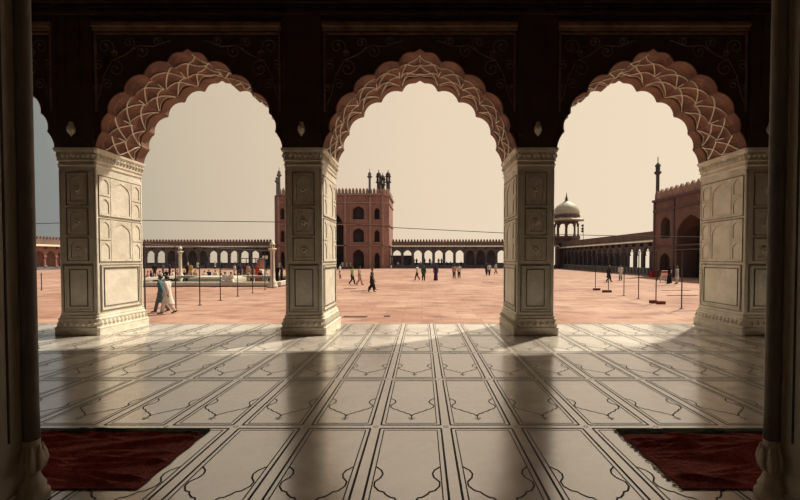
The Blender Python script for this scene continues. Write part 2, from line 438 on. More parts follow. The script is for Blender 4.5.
# mouldings and relief on the wall
for i, x in enumerate(PX):
    Bp = MB(); Bp.box((x - .40, YF - .05, ZS + .0), (x + .40, YF + .01, 6.95))
    Bp.box((x - .37, YF - .075, ZS + .25), (x - .31, YF - .04, 6.9)); Bp.box((x + .31, YF - .075, ZS + .25), (x + .37, YF - .04, 6.9))
    Bp.box((x - .17, YF - .07, ZS + 1.2), (x - .14, YF - .04, 6.9)); Bp.box((x + .14, YF - .07, ZS + 1.2), (x + .17, YF - .04, 6.9))
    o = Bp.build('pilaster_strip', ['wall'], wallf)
for bi in range(5):
    xl = PX[bi] + .42; xr = PX[bi+1] - .42
    Bt = MB()
    Bt.box((xl, YF - .05, 6.24), (xr, YF + .01, 6.30), 0); Bt.box((xl, YF - .10, 6.30), (xr, YF + .01, 6.345), 0); Bt.box((xl, YF - .07, 6.345), (xr, YF + .01, 6.40), 0)
    Bt.build('spandrel_moulding', ['trim'], wallf)
    Bt = MB()
    Bt.box((xl + .02, YF - .03, 4.6), (xl + .06, YF + .01, 6.22)); Bt.box((xr - .06, YF - .03, 4.6), (xr - .02, YF + .01, 6.22)); Bt.box((xl + .02, YF - .03, 6.17), (xr - .02, YF + .01, 6.21))
    Bt.build('spandrel_frame', ['wall2'], wallf)
    cx = (xl + xr) / 2
    for s in (-1, 1):
        T = MB(); rnd = random.Random(bi * 2 + s)
        def spiral(x, z, r, a0, d, turns=1.3):
            pts = []
            for q in range(22):
                f = q / 21; rr = r * (1 - .82 * f); a = a0 + d * f * turns * 2 * PI
                pts.append((cx + s * (x + rr * math.cos(a)), YF - .012, z + rr * math.sin(a)))
            T.tube(pts, .011, 4)
            e = pts[-1]; T.tube([(e[0] - .035, e[1], e[2]), (e[0], e[1] - .01, e[2] + .03), (e[0] + .035, e[1], e[2])], [.004, .02, .004], 4)
        T.tube([(cx + s * x, YF - .012, z) for x, z in ((.35, 6.05), (.7, 5.93), (1.0, 5.95), (1.3, 5.75), (1.55, 5.65), (1.72, 5.35), (1.80, 5.0), (1.9, 4.75))], .012, 4)
        for (x, z, r, a0, d) in ((.62, 6.03, .10, 3.6, -1), (.95, 5.83, .14, 1.9, 1), (1.2, 6.0, .13, 4.4, -1), (1.48, 5.48, .17, 1.3, 1), (1.68, 5.92, .18, 3.9, -1), (1.83, 5.55, .11, 2.2, -1), (1.66, 5.16, .11, .8, 1), (1.88, 5.08, .09, 3.1, -1), (1.5, 5.78, .08, .4, 1)):
            spiral(x, z, r, a0, d)
        T.build('carved_scroll', ['wall2'], wallf)
Bt = MB()
for z0, z1, p in ((6.50, 6.54, .04), (6.54, 6.60, .10), (6.68, 6.71, .08), (6.76, 6.80, .12), (6.86, 7.0, .20), (7.0, 7.25, .32)):
    Bt.box((-12.6, YF - p, z0), (12.6, YF + .02, z1), 1 if z0 > 6.85 else 0)
struct(Bt.build('trim_2', ['wall', 'ceil']), 'dark stepped cornice under the ceiling')
# bosses
BL = ['pale carved bud boss on the dark wall over the leftmost full pillar', 'pale carved bud boss on the dark wall over the left of the two middle pillars',
      'pale carved bud boss on the dark wall over the right of the two middle pillars', 'pale carved bud boss on the dark wall over the rightmost full pillar']
bb = MB(); bb.lathe([(.004, -.17), (.02, -.14), (.05, -.10), (.085, -.05), (.095, 0), (.09, .06), (.06, .12), (.045, .16), (.055, .18), (.03, .20), (.004, .21)], 12)
b0 = None
for i, x in enumerate(PX[1:5]):
    if b0 is None:
        b0 = thing('bud_boss', (x, YF - .10, 4.21)); o = bb.build('bud', ['relief'], b0, True)
        q = MB(); q.tube([(0, 0, .19), (0, -.01, .25), (0, .06, .27)], .012, 6); q.build('hook', ['metal'], b0)
        r = b0
    else: r = dup(b0, (x, YF - .10, 4.21))
    r.scale = (.8, .8, .8)
    tag(r, BL[i], 'carved boss', 'bud bosses over the pillars')

# ------------------------------------------------------------------ marble pillars
SW, SD = .385, .685       # half sizes of the shaft
def rect_ring(hx, hy, z, c=.03):
    return [(-hx+c,-hy,z),(hx-c,-hy,z),(hx,-hy+c,z),(hx,hy-c,z),(hx-c,hy,z),(-hx+c,hy,z),(-hx,hy-c,z),(-hx,-hy+c,z)]
def make_pillar():
    t = thing('marble_pillar', (0, 0, 0))
    b = MB()
    prof = [(0, .085), (.10, .085), (.115, .078), (.125, .088), (.15, .09), (.165, .08), (.17, .065), (.21, .062), (.26, .05), (.305, .038), (.31, .05), (.335, .05), (.345, .035), (.37, .022), (.38, .028), (.40, .022), (.41, .0)]
    b.loft([rect_ring(SW + e, SD + e, z) for z, e in prof]); base = b.build('base', ['relief'], t)
    # lotus petals on the base
    p = MB()
    def petals(hx, hy, z, h, wdt, out, top, mi=0):
        for face in range(4):
            ln = hx if face % 2 == 0 else hy; k = int(2 * ln / wdt); st = 2 * ln / k
            for i in range(k):
                u = -ln + st * (i + .5)
                def P(a, zz_, o):
                    a += u
                    return {0: (a, -hy - o, zz_), 1: (hx + o, a, zz_), 2: (-a, hy + o, zz_), 3: (-hx - o, -a, zz_)}[face]
                w2 = st * .42
                pts = [P(-w2*.6, z, 0), P(-w2, z + h*.45, 0), P(0, z + h, 0), P(w2, z + h*.45, 0), P(w2*.6, z, 0), P(0, z + h*.45, out)]
                if not top: pts = [(a, c, 2*z + h - d) for a, c, d in pts]
                p.add(pts, [(0,1,5),(1,2,5),(2,3,5),(3,4,5),(4,0,5)], mi)
    petals(SW + .050, SD + .050, .17, .135, .11, .05, True)
    p.build('lotus_band', ['relief'], base)
    s = MB(); s.loft([rect_ring(SW, SD, z, .05) for z in (.40, 3.56)]); s.build('shaft', ['pillar'], t)
    for sx_ in (-1, 1):
        for sy in (-1, 1):
            q = MB(); q.lathe([(.036, .41), (.036, .46), (.026, .48), (.030, .52), (.030, 3.42), (.022, 3.44), (.036, 3.47), (.036, 3.55)], 8, c=(sx_ * (SW - .026), sy * (SD - .026)))
            q.build('corner_colonnette', ['pillar'], t, True)
    c = MB()
    prof = [(3.50, .0), (3.52, .022), (3.545, .022), (3.55, .008), (3.60, .012), (3.61, .03), (3.635, .03), (3.64, .018), (3.78, .034), (3.785, .05), (3.81, .055), (3.815, .065), (3.865, .07)]
    c.loft([rect_ring(SW + e, SD + e, z) for z, e in prof]); cap = c.build('capital', ['relief'], t)
    p = MB(); petals(SW + .03, SD + .03, 3.645, .13, .095, .035, False); 
    p.build('carved_frieze', ['relief'], cap)
    # panels on each face
    def face_panels(org, ux, nrm, hw, wide):
        e = .012
        org = Vector(org) + Vector(nrm) * e
        def frame(x0, x1, z0, z1, wd, parent, o2, name='border', mtl='pillar', proud=.012):
            f = MB(); nn = Vector(nrm) * proud; oo = Vector(org) + Vector(nrm) * o2; U = Vector(ux); Z = Vector((0, 0, 1))
            def bar(a, b_, c_, d):
                vs = []
                for k in (-1, 1):
                    for (x, z) in ((a, c_), (b_, c_), (b_, d), (a, d)): vs.append(tuple(oo + U * x + Z * z + (nn if k > 0 else -nn)))
                f.add(vs, [(0,1,2,3),(4,5,6,7),(0,1,5,4),(1,2,6,5),(2,3,7,6),(3,0,4,7)])
            bar(x0, x1, z0, z0 + wd); bar(x0, x1, z1 - wd, z1); bar(x0, x0 + wd, z0 + wd, z1 - wd); bar(x1 - wd, x1, z0 + wd, z1 - wd)
            return f.build(name, [mtl], parent)
        # lower plain panel with black lines
        pn = MB(); lo = MB(); w_ = hw - .075
        U = Vector(ux)
        lower = frame(-w_, w_, .47, 1.46, .009, t, -.004, 'lower_panel', 'dark_edge', .006)
        frame(-w_ + .03, w_ - .03, .50, 1.43, .02, lower, 0, 'panel_moulding', 'relief', .007)
        iw = .12 if not wide else .10
        frame(-w_ + iw, w_ - iw, .47 + iw, 1.46 - iw * .8, .011, lower, -.004, 'inlay_line', 'inlay', .006)
        # upper carved tiers with niches
        for (z0, z1) in ((1.53, 2.42), (2.50, 3.32)) if wide else ((1.55, 2.0), (2.08, 2.62), (2.70, 3.36)):
            q = MB()
            if wide:
                frame(-w_ - .012, w_ + .012, z0 - .018, z1 + .018, .009, t, -.004, 'carved_border', 'dark_edge', .007)
                xs = [(-w_, -w_*.52), (-w_*.50, w_*.50), (w_*.52, w_)]
                mid = (z0 + z1) / 2
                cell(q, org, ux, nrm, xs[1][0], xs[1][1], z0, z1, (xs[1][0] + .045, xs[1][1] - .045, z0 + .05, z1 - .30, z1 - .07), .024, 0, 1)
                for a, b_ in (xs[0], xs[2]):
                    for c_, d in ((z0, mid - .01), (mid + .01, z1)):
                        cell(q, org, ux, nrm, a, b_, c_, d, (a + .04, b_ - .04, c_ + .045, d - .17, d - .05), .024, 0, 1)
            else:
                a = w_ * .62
                frame(-a - .035, a + .035, z0 - .01, z1 + .01, .010, t, -.004, 'carved_border', 'dark_edge', .007)
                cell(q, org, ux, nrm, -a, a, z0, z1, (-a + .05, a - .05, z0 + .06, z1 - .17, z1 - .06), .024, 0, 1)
                # flower in the niche
                O = Vector(org); Z = Vector((0, 0, 1)); n_ = Vector(nrm)
                ctr = O + Z * (z0 + z1) / 2 - n_ * .008
                for k in range(6):
                    an = k * PI / 3; tip = ctr + U * .075 * math.cos(an) + Z * .075 * math.sin(an); md = ctr + U * .04 * math.cos(an) + Z * .04 * math.sin(an) + n_ * .014
                    q.tube([tuple(ctr), tuple(md), tuple(tip)], [.006, .02, .004], 4)
                q.tube([tuple(ctr - Z * .15), tuple(ctr)], .008, 4)
            # edges of the raised plate
            q.build('niche_panel', ['relief', 'dark_edge'], t)
    face_panels((0, -SD, 0), (1, 0, 0), (0, -1, 0), SW, False)
    face_panels((0, SD, 0), (1, 0, 0), (0, 1, 0), SW, False)
    face_panels((SW, 0, 0), (0, 1, 0), (1, 0, 0), SD, True)
    face_panels((-SW, 0, 0), (0, 1, 0), (-1, 0, 0), SD, True)
    return t
PL = ['carved marble pillar outside the left edge of the photo', 'leftmost full marble pillar, bright right side showing, walking pair beside it',
      'left of the two middle marble pillars, standing before the big red gatehouse', 'right of the two middle marble pillars, standing left of the domed kiosk',
      'rightmost marble pillar, partly hidden by the dark near pier', 'carved marble pillar outside the right edge of the photo']
p0 = make_pillar(); YC = (YF + YB) / 2
for i, x in enumerate(PX):
    o = p0 if i == 0 else dup(p0)
    o.location = (x, YC, 0); tag(o, PL[i], 'pillar', 'carved marble pillars of the arcade')

# ------------------------------------------------------------------ near piers with colonnettes
def near_pier(side, xe, label):
    # xe: colonnette outer edge toward the opening; built mirrored for side=+1
    t = thing('dark_pier', (xe, 2.62, 0)); s = side
    b = MB()
    def bx(x0, x1, y0, y1, z0, z1, mi=0):
        a, c_ = sorted((s * x0, s * x1)); b.box((a, y0, z0), (c_, y1, z1), mi)
    bx(.090, .70, -.85, -.03, 0, HC); bx(.070, .60, -.02, .05, 0, HC); bx(.08, .60, -.04, -.01, 0, HC)
    bx(.07, .74, -.90, .0, 0, .08)
    b.build('pier_body', ['pier'], t)
    for ya in (-.105,):
        q = MB(); a, c_ = sorted((s * .086, s * .10)); q.box((a, ya - .006, .42), (c_, ya + .006, HC)); q.build('groove', ['pier_line'], t)
    c = MB(); cc = (s * .048, .0)
    c.lathe([(.045, .40), (.042, .60), (.043, 3), (.043, HC)], 16, c=cc); col = c.build('colonnette', ['pier_shaft'], t, True)
    c = MB()
    c.lathe([(.088, 0), (.088, .05), (.068, .07), (.072, .10), (.054, .13), (.042, .165), (.046, .20), (.058, .23), (.063, .27), (.056, .31), (.046, .35), (.043, .42)], 16, c=cc); bs = c.build('bulb_base', ['relief'], col, True)
    p = MB()
    for k in range(8):
        a = k * PI / 4; ca, sa = math.cos(a), math.sin(a)
        p.tube([(cc[0] + ca*.056, sa*.056, .20), (cc[0] + ca*.066, sa*.066, .26), (cc[0] + ca*.060, sa*.060, .31), (cc[0] + ca*.052, sa*.052, .37)], [(.018,.008), (.026,.01), (.020,.008), (.003,.003)], 6)
    p.build('lotus_leaf', ['relief'], bs, True)
    tag(t, label, 'pier', 'dark near piers framing the view')
near_pier(-1, -2.535, 'dark near pier with slender colonnette at the left edge of the photo')
near_pier(1, 2.265, 'dark near pier with slender colonnette at the right edge of the photo')

# ------------------------------------------------------------------ rugs
def rug(x0, x1, y0, y1, fringe_side, label, seed):
    t = thing('red_rug', ((x0 + x1) / 2, (y0 + y1) / 2, 0)); cx, cy = t.location.x, t.location.y
    rnd = random.Random(seed); nx, ny = 130, 90
    waves = [(rnd.uniform(-1.2, 1.2), rnd.uniform(y0, y1) - cy, rnd.uniform(-.35, .35), rnd.uniform(.2, .6), rnd.uniform(.02, .042), rnd.uniform(.014, .024)) for _ in range(40)]
    def H(x, y):
        h = .006
        for wx, wy, sl_, ln, am, wd in waves:
            dx = x - wx; dy = y - (wy + sl_ * dx)
            h += am * math.exp(-(dx / ln) ** 2 - (dy / wd) ** 2)
        return h
    for name, ya, yb, m_ in (('pile', y0, y1 - .13, 'rug'), ('border', y1 - .13, y1, 'rug_border')):
        B = MB(); vs = []; n2 = ny if name == 'pile' else 5
        for j in range(n2 + 1):
            for i in range(nx + 1):
                x = x0 + (x1 - x0) * i / nx; y = ya + (yb - ya) * j / n2
                ed = min(1, (x1 - x if fringe_side > 0 else x - x0) * 12)
                wob = .005 * math.sin(y * 23) * (1 - abs(i / nx - (1 if fringe_side > 0 else 0)))
                vs.append((x - cx + wob, y - cy, .004 + H(x - cx, y - cy) * max(.1, min(1, ed, abs(y - y0) * 8 + .1, abs(y1 - y) * 8 + .1))))
        k = nx + 1
        B.add(vs, [(j*k+i, j*k+i+1, (j+1)*k+i+1, (j+1)*k+i) for j in range(n2) for i in range(nx)])
        o = B.build(name, [m_], t, True)
        so_ = o.modifiers.new('thick', 'SOLIDIFY'); so_.thickness = .004; so_.offset = 1
    return t
r1 = rug(-4.6, -1.97, 2.725, 3.70, 1, '', 3); tag(r1, 'rumpled red rug with dark green border beside the left near pier', 'rug')
r2_ = rug(1.80, 4.4, 2.725, 3.70, -1, '', 8); tag(r2_, 'red rug with frayed left edge beside the right near pier', 'rug')
f = MB(); rnd = random.Random(4)
y = -.49
while y < .48:
    x = -1.30; l = rnd.uniform(.02, .045); f.tube([(x, y, .008), (x - l*.6, y + rnd.uniform(-.01, .01), .006), (x - l, y + rnd.uniform(-.015, .015), .005)], .0035, 4); y += .022
f.build('fringe', ['fringe'], r2_)

# ------------------------------------------------------------------ helpers for far masonry
def merlons(B, org, ux, nrm, x0, x1, z, h, pitch, th=.35, mi=0, fill=.40):
    org = Vector(org); U = Vector(ux); Nn = Vector(nrm); Z = Vector((0, 0, 1)); n = max(1, int((x1 - x0) / pitch)); st = (x1 - x0) / n
    for i in range(n):
        c = x0 + st * (i + .5); w2 = st * fill
        prof = [(-w2, 0), (-w2, h*.45), (-w2*.75, h*.72), (0, h), (w2*.75, h*.72), (w2, h*.45), (w2, 0)]
        fr = [tuple(org + U * (c + x) + Z * (z + q)) for x, q in prof]; bk = [tuple(Vector(p) - Nn * th) for p in fr]
        m_ = len(fr); B.add(fr + bk, [tuple(range(m_)), tuple(range(m_, 2*m_))] + [(k, k+1, m_+k+1, m_+k) for k in range(m_-1)], mi)
def obox(B, org, ux, nrm, x0, x1, z0, z1, d0, d1, mi=0):
    org = Vector(org); U = Vector(ux); Nn = Vector(nrm); Z = Vector((0, 0, 1))
    vs = [tuple(org + U * x + Z * z - Nn * d) for d in (d0, d1) for x, z in ((x0, z0), (x1, z0), (x1, z1), (x0, z1))]
    B.add(vs, [(0,1,2,3),(4,5,6,7),(0,1,5,4),(1,2,6,5),(2,3,7,6),(3,0,4,7)], mi)

def arcade(name, org, ux, nrm, centers, pitch, openfn, zpl, zsp, zap, zch, ztop, depth, x0, x1, label, merl=True, wallmat='arcade', oh=1.0, backshift=None, bo=(1.0, 1.4), ow=.40, backlow=.55):
    t = thing(name, org); t['tmp'] = 1
    U = Vector(ux); Nn = Vector(nrm); O = Vector((0, 0, 0))
    g0 = GZ - org[2]
    B = MB(); obox(B, O, ux, nrm, x0, x1, g0, zpl - .3, -.35, depth); obox(B, O, ux, nrm, x0, x1, zpl - .3, zpl, 0, depth); B.build('plinth', ['arcade'], t)
    # front arches one part per bay, columns between
    for c in centers:
        B = MB(); cell(B, O, ux, nrm, c - pitch/2, c + pitch/2, zsp - .2, zch, (c - pitch*ow, c + pitch*ow, zsp - .2, zsp, zap), .45, 0, thick=.45); B.build('arch_panel', [wallmat], t)
    for c in [centers[0] - pitch/2] + [c + pitch/2 for c in centers]:
        p = O + U * c - Nn * .22; B = MB(); r = pitch * (.5 - ow) * .9
        B.box((p.x - r*1.35, p.y - r*1.35, zpl), (p.x + r*1.35, p.y + r*1.35, zpl + .35))
        B.lathe([(r, zpl + .35), (r*1.05, zpl + .6), (r*.85, zsp - .7), (r*1.0, zsp - .5), (r*1.35, zsp - .25)], 8, c=(p.x, p.y)); B.box((p.x - r*1.4, p.y - r*1.4, zsp - .25), (p.x + r*1.4, p.y + r*1.4, zsp - .1))
        B.build('column', [wallmat], t)
    # back wall
    B = MB(); bs = backshift or (lambda c: c)
    last = x0
    for c in sorted(centers, key=lambda c: bs(c)):
        if not openfn(c): continue
        b_ = bs(c); lo = zpl + backlow; kind = openfn(c)
        if kind == 'top': lo = zap - 1.3
        a0 = b_ - pitch/2; a1 = b_ + pitch/2
        if a0 > last + .001: cell(B, O - Nn * depth, ux, nrm, last, a0, zpl, zch, None, .3, 0, thick=.3)
        a0 = max(a0, last)
        cell(B, O - Nn * depth, ux, nrm, a0, a1, zpl, zch, (b_ - bo[0], b_ + bo[0], lo, zap - .5 * bo[1], zap), .3, 0, thick=.3)
        last = a1
    e1 = x1
    if last < e1: cell(B, O - Nn * depth, ux, nrm, last, e1, zpl, zch, None, .3, 0, thick=.3)
    B.build('back_wall', [wallmat], t)
    # roof, chajja
    B = MB(); obox(B, O, ux, nrm, x0, x1, zch, zch + .25, 0, depth + .3); obox(B, O, ux, nrm, x0, x1, zch + .25, ztop, 0, .4); obox(B, O, ux, nrm, x0, x1, zch + .25, ztop, depth - .1, depth + .3)
    if merl: merlons(B, O, ux, nrm, x0, x1, ztop, .60, .74, fill=.30)
    B.build('parapet', ['parapet'], t)
    B = MB(); Z = Vector((0, 0, 1)); pr = []
    for x in (x0, x1):
        pr.append([tuple(O + U*x + Z*(zch + .18)), tuple(O + U*x + Nn*oh + Z*(zch - .12)), tuple(O + U*x + Nn*oh + Z*(zch - .26)), tuple(O + U*x + Z*(zch - .02))])
    B.loft(pr); B.build('stone_eave', ['chajja'], t)
    for k in range(int((x1 - x0) / pitch) + 1):
        x = x0 + k * pitch
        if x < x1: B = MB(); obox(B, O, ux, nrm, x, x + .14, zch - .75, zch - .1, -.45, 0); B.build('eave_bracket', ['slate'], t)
    del t['tmp']; return tag(t, label, 'arcade')

# far east arcade, right and left of the gatehouse (d = 98)
ED = 98.0; P_ = 2.56
cR = [-6.12 + P_ * k for k in range(0, 15)]
def opR(c):
    k = round((c + 6.12) / P_)
    return 'top' if k in (0, 1) else (True if k in (2, 3, 4, 5, 6, 10, 11, 14) else False)
arcade('courtyard_arcade', (0, ED, 0), (1, 0, 0), (0, -1, 0), cR, P_, opR, -.15, 2.3, 3.55, 4.55, 5.65, 3.2, -7.38, 33.4,
       'long dark red arcade right of the gatehouse with bright see-through arches', backshift=lambda c: c * (1 + 3.2 / ED), bo=(.98, 1.8))
cL = [-38.3 - P_ * k for k in range(0, 15)]
lpx = [151, 161, 213.5, 223.5, 233, 243.5, 254.5]
def opL(c):
    px = VX + F * c / ED
    return any(abs(px - q) < 5.3 for q in lpx)
arcade('courtyard_arcade', (0, ED, 0), (1, 0, 0), (0, -1, 0), sorted(cL), P_, opL, -.15, 2.3, 3.45, 4.45, 5.6, 3.2, -78.8, -36.8,
       'long dark arcade left of the gatehouse, behind the white pool', backshift=lambda c: c * (1 + 3.2 / ED), bo=(.95, 1.8))
# south arcade along the right side
RX = 34.0; cS = [58.3 + 2.3 * k for k in range(0, 17)]
arcade('courtyard_arcade', (RX, 0, 0), (0, 1, 0), (-1, 0, 0), cS, 2.3, lambda c: c < 66, -.35, 2.2, 3.3, 4.15, 5.55, 3.0, 57, ED - .1,
       'arcade receding along the right side of the courtyard towards the domed kiosk', merl=False, backshift=lambda c: c * (1 + 3.0 / RX), bo=(.80, 1.6), oh=1.0, backlow=.3)
# sunlit north arcade seen in the left gap
cN = [-ED + 2.6 * k + 1.3 for k in range(0, 14)]
arcade('courtyard_arcade', (-80, 0, 0), (0, -1, 0), (1, 0, 0), cN, 2.6, lambda c: False, -.3, 2.0, 3.2, 4.3, 5.6, 2.4, -ED, -ED + 37,
       'sunlit red arcade glimpsed in the narrow gap left of the leftmost full pillar', wallmat='red', merl=True)

# balustrade before the right arcade
t = thing('stone_balustrade', (RX - 1.2, 0, GZ)); B = MB(); B.box((-.08, 58, 0), (.08, 92, .18)); B.box((-.1, 58, .95), (.1, 92, 1.08)); B.build('rail', ['screen'], t)
y = 58
while y < 92: B = MB(); B.box((-.06, y, .18), (.06, y + .55, .95)); y += .95; B.build('pierced_panel', ['screen'], t)
tag(t, 'low pale balustrade in front of the right side arcade', 'balustrade')

# ------------------------------------------------------------------ east gatehouse
def gatehouse():
    D = 95.0; t = thing('gatehouse', (-22.6, D, GZ)); X = lambda px: gx(px, D) + 22.6; Zc = lambda py: zz(py, D) - GZ
    U = (1, 0, 0); Nn = (0, -1, 0); O = (0, 0, 0)
    W = MB(); rec = MB(); xs = [278, 285.5, 311.5, 345.5, 370.5, 383]
    ys = [268.6, 247, 226, 204, 195]
    zt = Zc(195)
    wins = []
    def win(x0, x1, yb, yt, cellx, cellz):
        R = MB(); h = Zc(yt) - Zc(yb)
        cell(W, O, U, Nn, X(cellx[0]), X(cellx[1]), cellz[0], cellz[1], (X(x0), X(x1), Zc(yb), Zc(yt) - h * .33, Zc(yt)), 1.0, 0, 0, R, 0)
        wins.append(R)
    rows = [(268.5, 249.5, 0, Zc(246)), (242, 228.4, Zc(246), Zc(225)), (219.4, 206.4, Zc(225), Zc(203.5))]
    for (yb, yt, za, zb) in rows:
        yb2 = min(yb, 268.4)
        win(352.7, 364, yb2, yt, (345.5, 370.5), (za, zb)); win(293, 304.3, yb2, yt, (286.5, 311.5), (za, zb))
        win(374.3, 379.7, yb2 - (0 if yb > 260 else 0), yt + (1.5 if yb < 260 else 3), (370.5, 383), (za, zb)); win(280.4, 284.6, yb2, yt + 1.5, (278.6, 286.5), (za, zb))
    # iwan
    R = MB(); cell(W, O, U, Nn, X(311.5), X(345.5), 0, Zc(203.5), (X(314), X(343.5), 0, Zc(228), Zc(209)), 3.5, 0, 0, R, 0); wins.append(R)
    W.quad((X(278.6), 0, Zc(203.5)), (X(383), 0, Zc(203.5)), (X(383), 0, zt), (X(278.6), 0, zt))
    c = 1.35
    for sgn, x in ((1, X(383)), (-1, X(278.6))):
        W.quad((x, 0, 0), (x + sgn*c, c, 0), (x + sgn*c, c, zt), (x, 0, zt)); W.quad((x + sgn*c, c, 0), (x + sgn*c, 14, 0), (x + sgn*c, 14, zt), (x + sgn*c, c, zt))
    W.quad((X(278.6) - c, 14, 0), (X(383) + c, 14, 0), (X(383) + c, 14, zt), (X(278.6) - c, 14, zt))
    W.add([(X(278.6), 0, zt - .01), (X(383), 0, zt - .01), (X(383) + c, c, zt - .01), (X(383) + c, 14, zt - .01), (X(278.6) - c, 14, zt - .01), (X(278.6) - c, c, zt - .01)], [tuple(range(6))])
    W.build('wall', ['red'], t)
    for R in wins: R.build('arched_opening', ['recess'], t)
    # trims
    T = MB()
    for y_, h_, p_ in ((246, .25, .25), (225, .22, .18), (203.5, .28, .22), (195.5, .45, .35)):
        T.box((X(278.6) - .1, -p_, Zc(y_)), (X(383) + .1, .1, Zc(y_) + h_))
        s2 = c + p_
        T.loft([[(X(383), -p_, Zc(y_)), (X(383) + s2, c, Zc(y_)), (X(383) + s2, 14, Zc(y_)), (X(383), 14, Zc(y_))], [(X(383), -p_, Zc(y_) + h_), (X(383) + s2, c, Zc(y_) + h_), (X(383) + s2, 14, Zc(y_) + h_), (X(383), 14, Zc(y_) + h_)]])
    T.build('string_course', ['red_trim'], t)
    for px in (345.5, 370.5, 311.5, 286.5, 382.6, 279.2):
        T = MB(); T.box((X(px) - .22, -.25, 0), (X(px) + .22, .05, zt)); T.build('pilaster', ['red_trim'], t)
    # window surrounds
    for (x0, x1) in ((350.2, 366.5), (290.5, 306.8)):
        for (a, b_) in ((244.5, 227), (222.5, 205)):
            T = MB()
            for q in ((X(x0), X(x0) + .15, Zc(a), Zc(b_)), (X(x1) - .15, X(x1), Zc(a), Zc(b_)), (X(x0), X(x1), Zc(b_) - .15, Zc(b_))):
                T.box((q[0], -.08, q[2]), (q[1], .05, q[3]))
            T.build('window_surround', ['red_trim'], t)
    B = MB(); merlons(B, O, U, Nn, X(278.6), X(383), zt + .4, Zc(188) - zt - .4, .8, .3)
    v = Vector((1, 1, 0)).normalized(); merlons(B, (X(383), 0, 0), tuple(v), (v.y, -v.x, 0), 0, 2.1, zt + .4, 1.25, .9, .3)
    merlons(B, (X(383) + c, c, 0), (0, 1, 0), (1, 0, 0), 0, 12, zt + .4, 1.25, .95, .3)
    B.build('merlon_row', ['red_trim'], t)
    # slim pinnacles and lantern turrets
    for px, yt, y0 in ((370, 169, -.1), (280, 167.5, -.1), (275.6, 172.5, 1.5)):
        B = MB(); x = X(px); top = Zc(yt); r = .30
        B.lathe([(r, zt - .5), (r*.9, top - 2.6), (r*1.0, top - 2.3), (r*2.0, top - 2.0), (r*2.0, top - 1.8), (r*1.2, top - 1.7), (r*1.3, top - 1.2), (r*.7, top - .9), (r*.2, top - .8), (r*.2, top - .3), (.02, top)], 8, c=(x, y0)); B.build('pinnacle', ['arcade'], t, False)
    for px, yt, y0 in ((379, 170, 9), (388.3, 170, 10.5), (383, 173, 13)):
        B = MB(); d2 = D + y0; x = gx(px, d2) + 22.6; top = zz(yt, d2) - GZ
        B.lathe([(.55, zt - .5), (.5, top - 3.6), (.85, top - 3.4), (.85, top - 3.2)], 8, c=(x, y0))
        for k in range(8): a = k * PI / 4 + .39; B.lathe([(.12, top - 3.2), (.10, top - 1.9)], 6, c=(x + .5 * math.cos(a), y0 + .5 * math.sin(a)))
        B.lathe([(.85, top - 1.95), (.85, top - 1.85), (.58, top - 1.8), (.66, top - 1.5), (.58, top - 1.1), (.28, top - .75), (.1, top - .6), (.1, top - .2), (.02, top)], 8, c=(x, y0))
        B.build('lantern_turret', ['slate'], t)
    tag(t, 'tall red sandstone gatehouse with turrets, behind the left of the two middle pillars', 'gatehouse')
gatehouse()

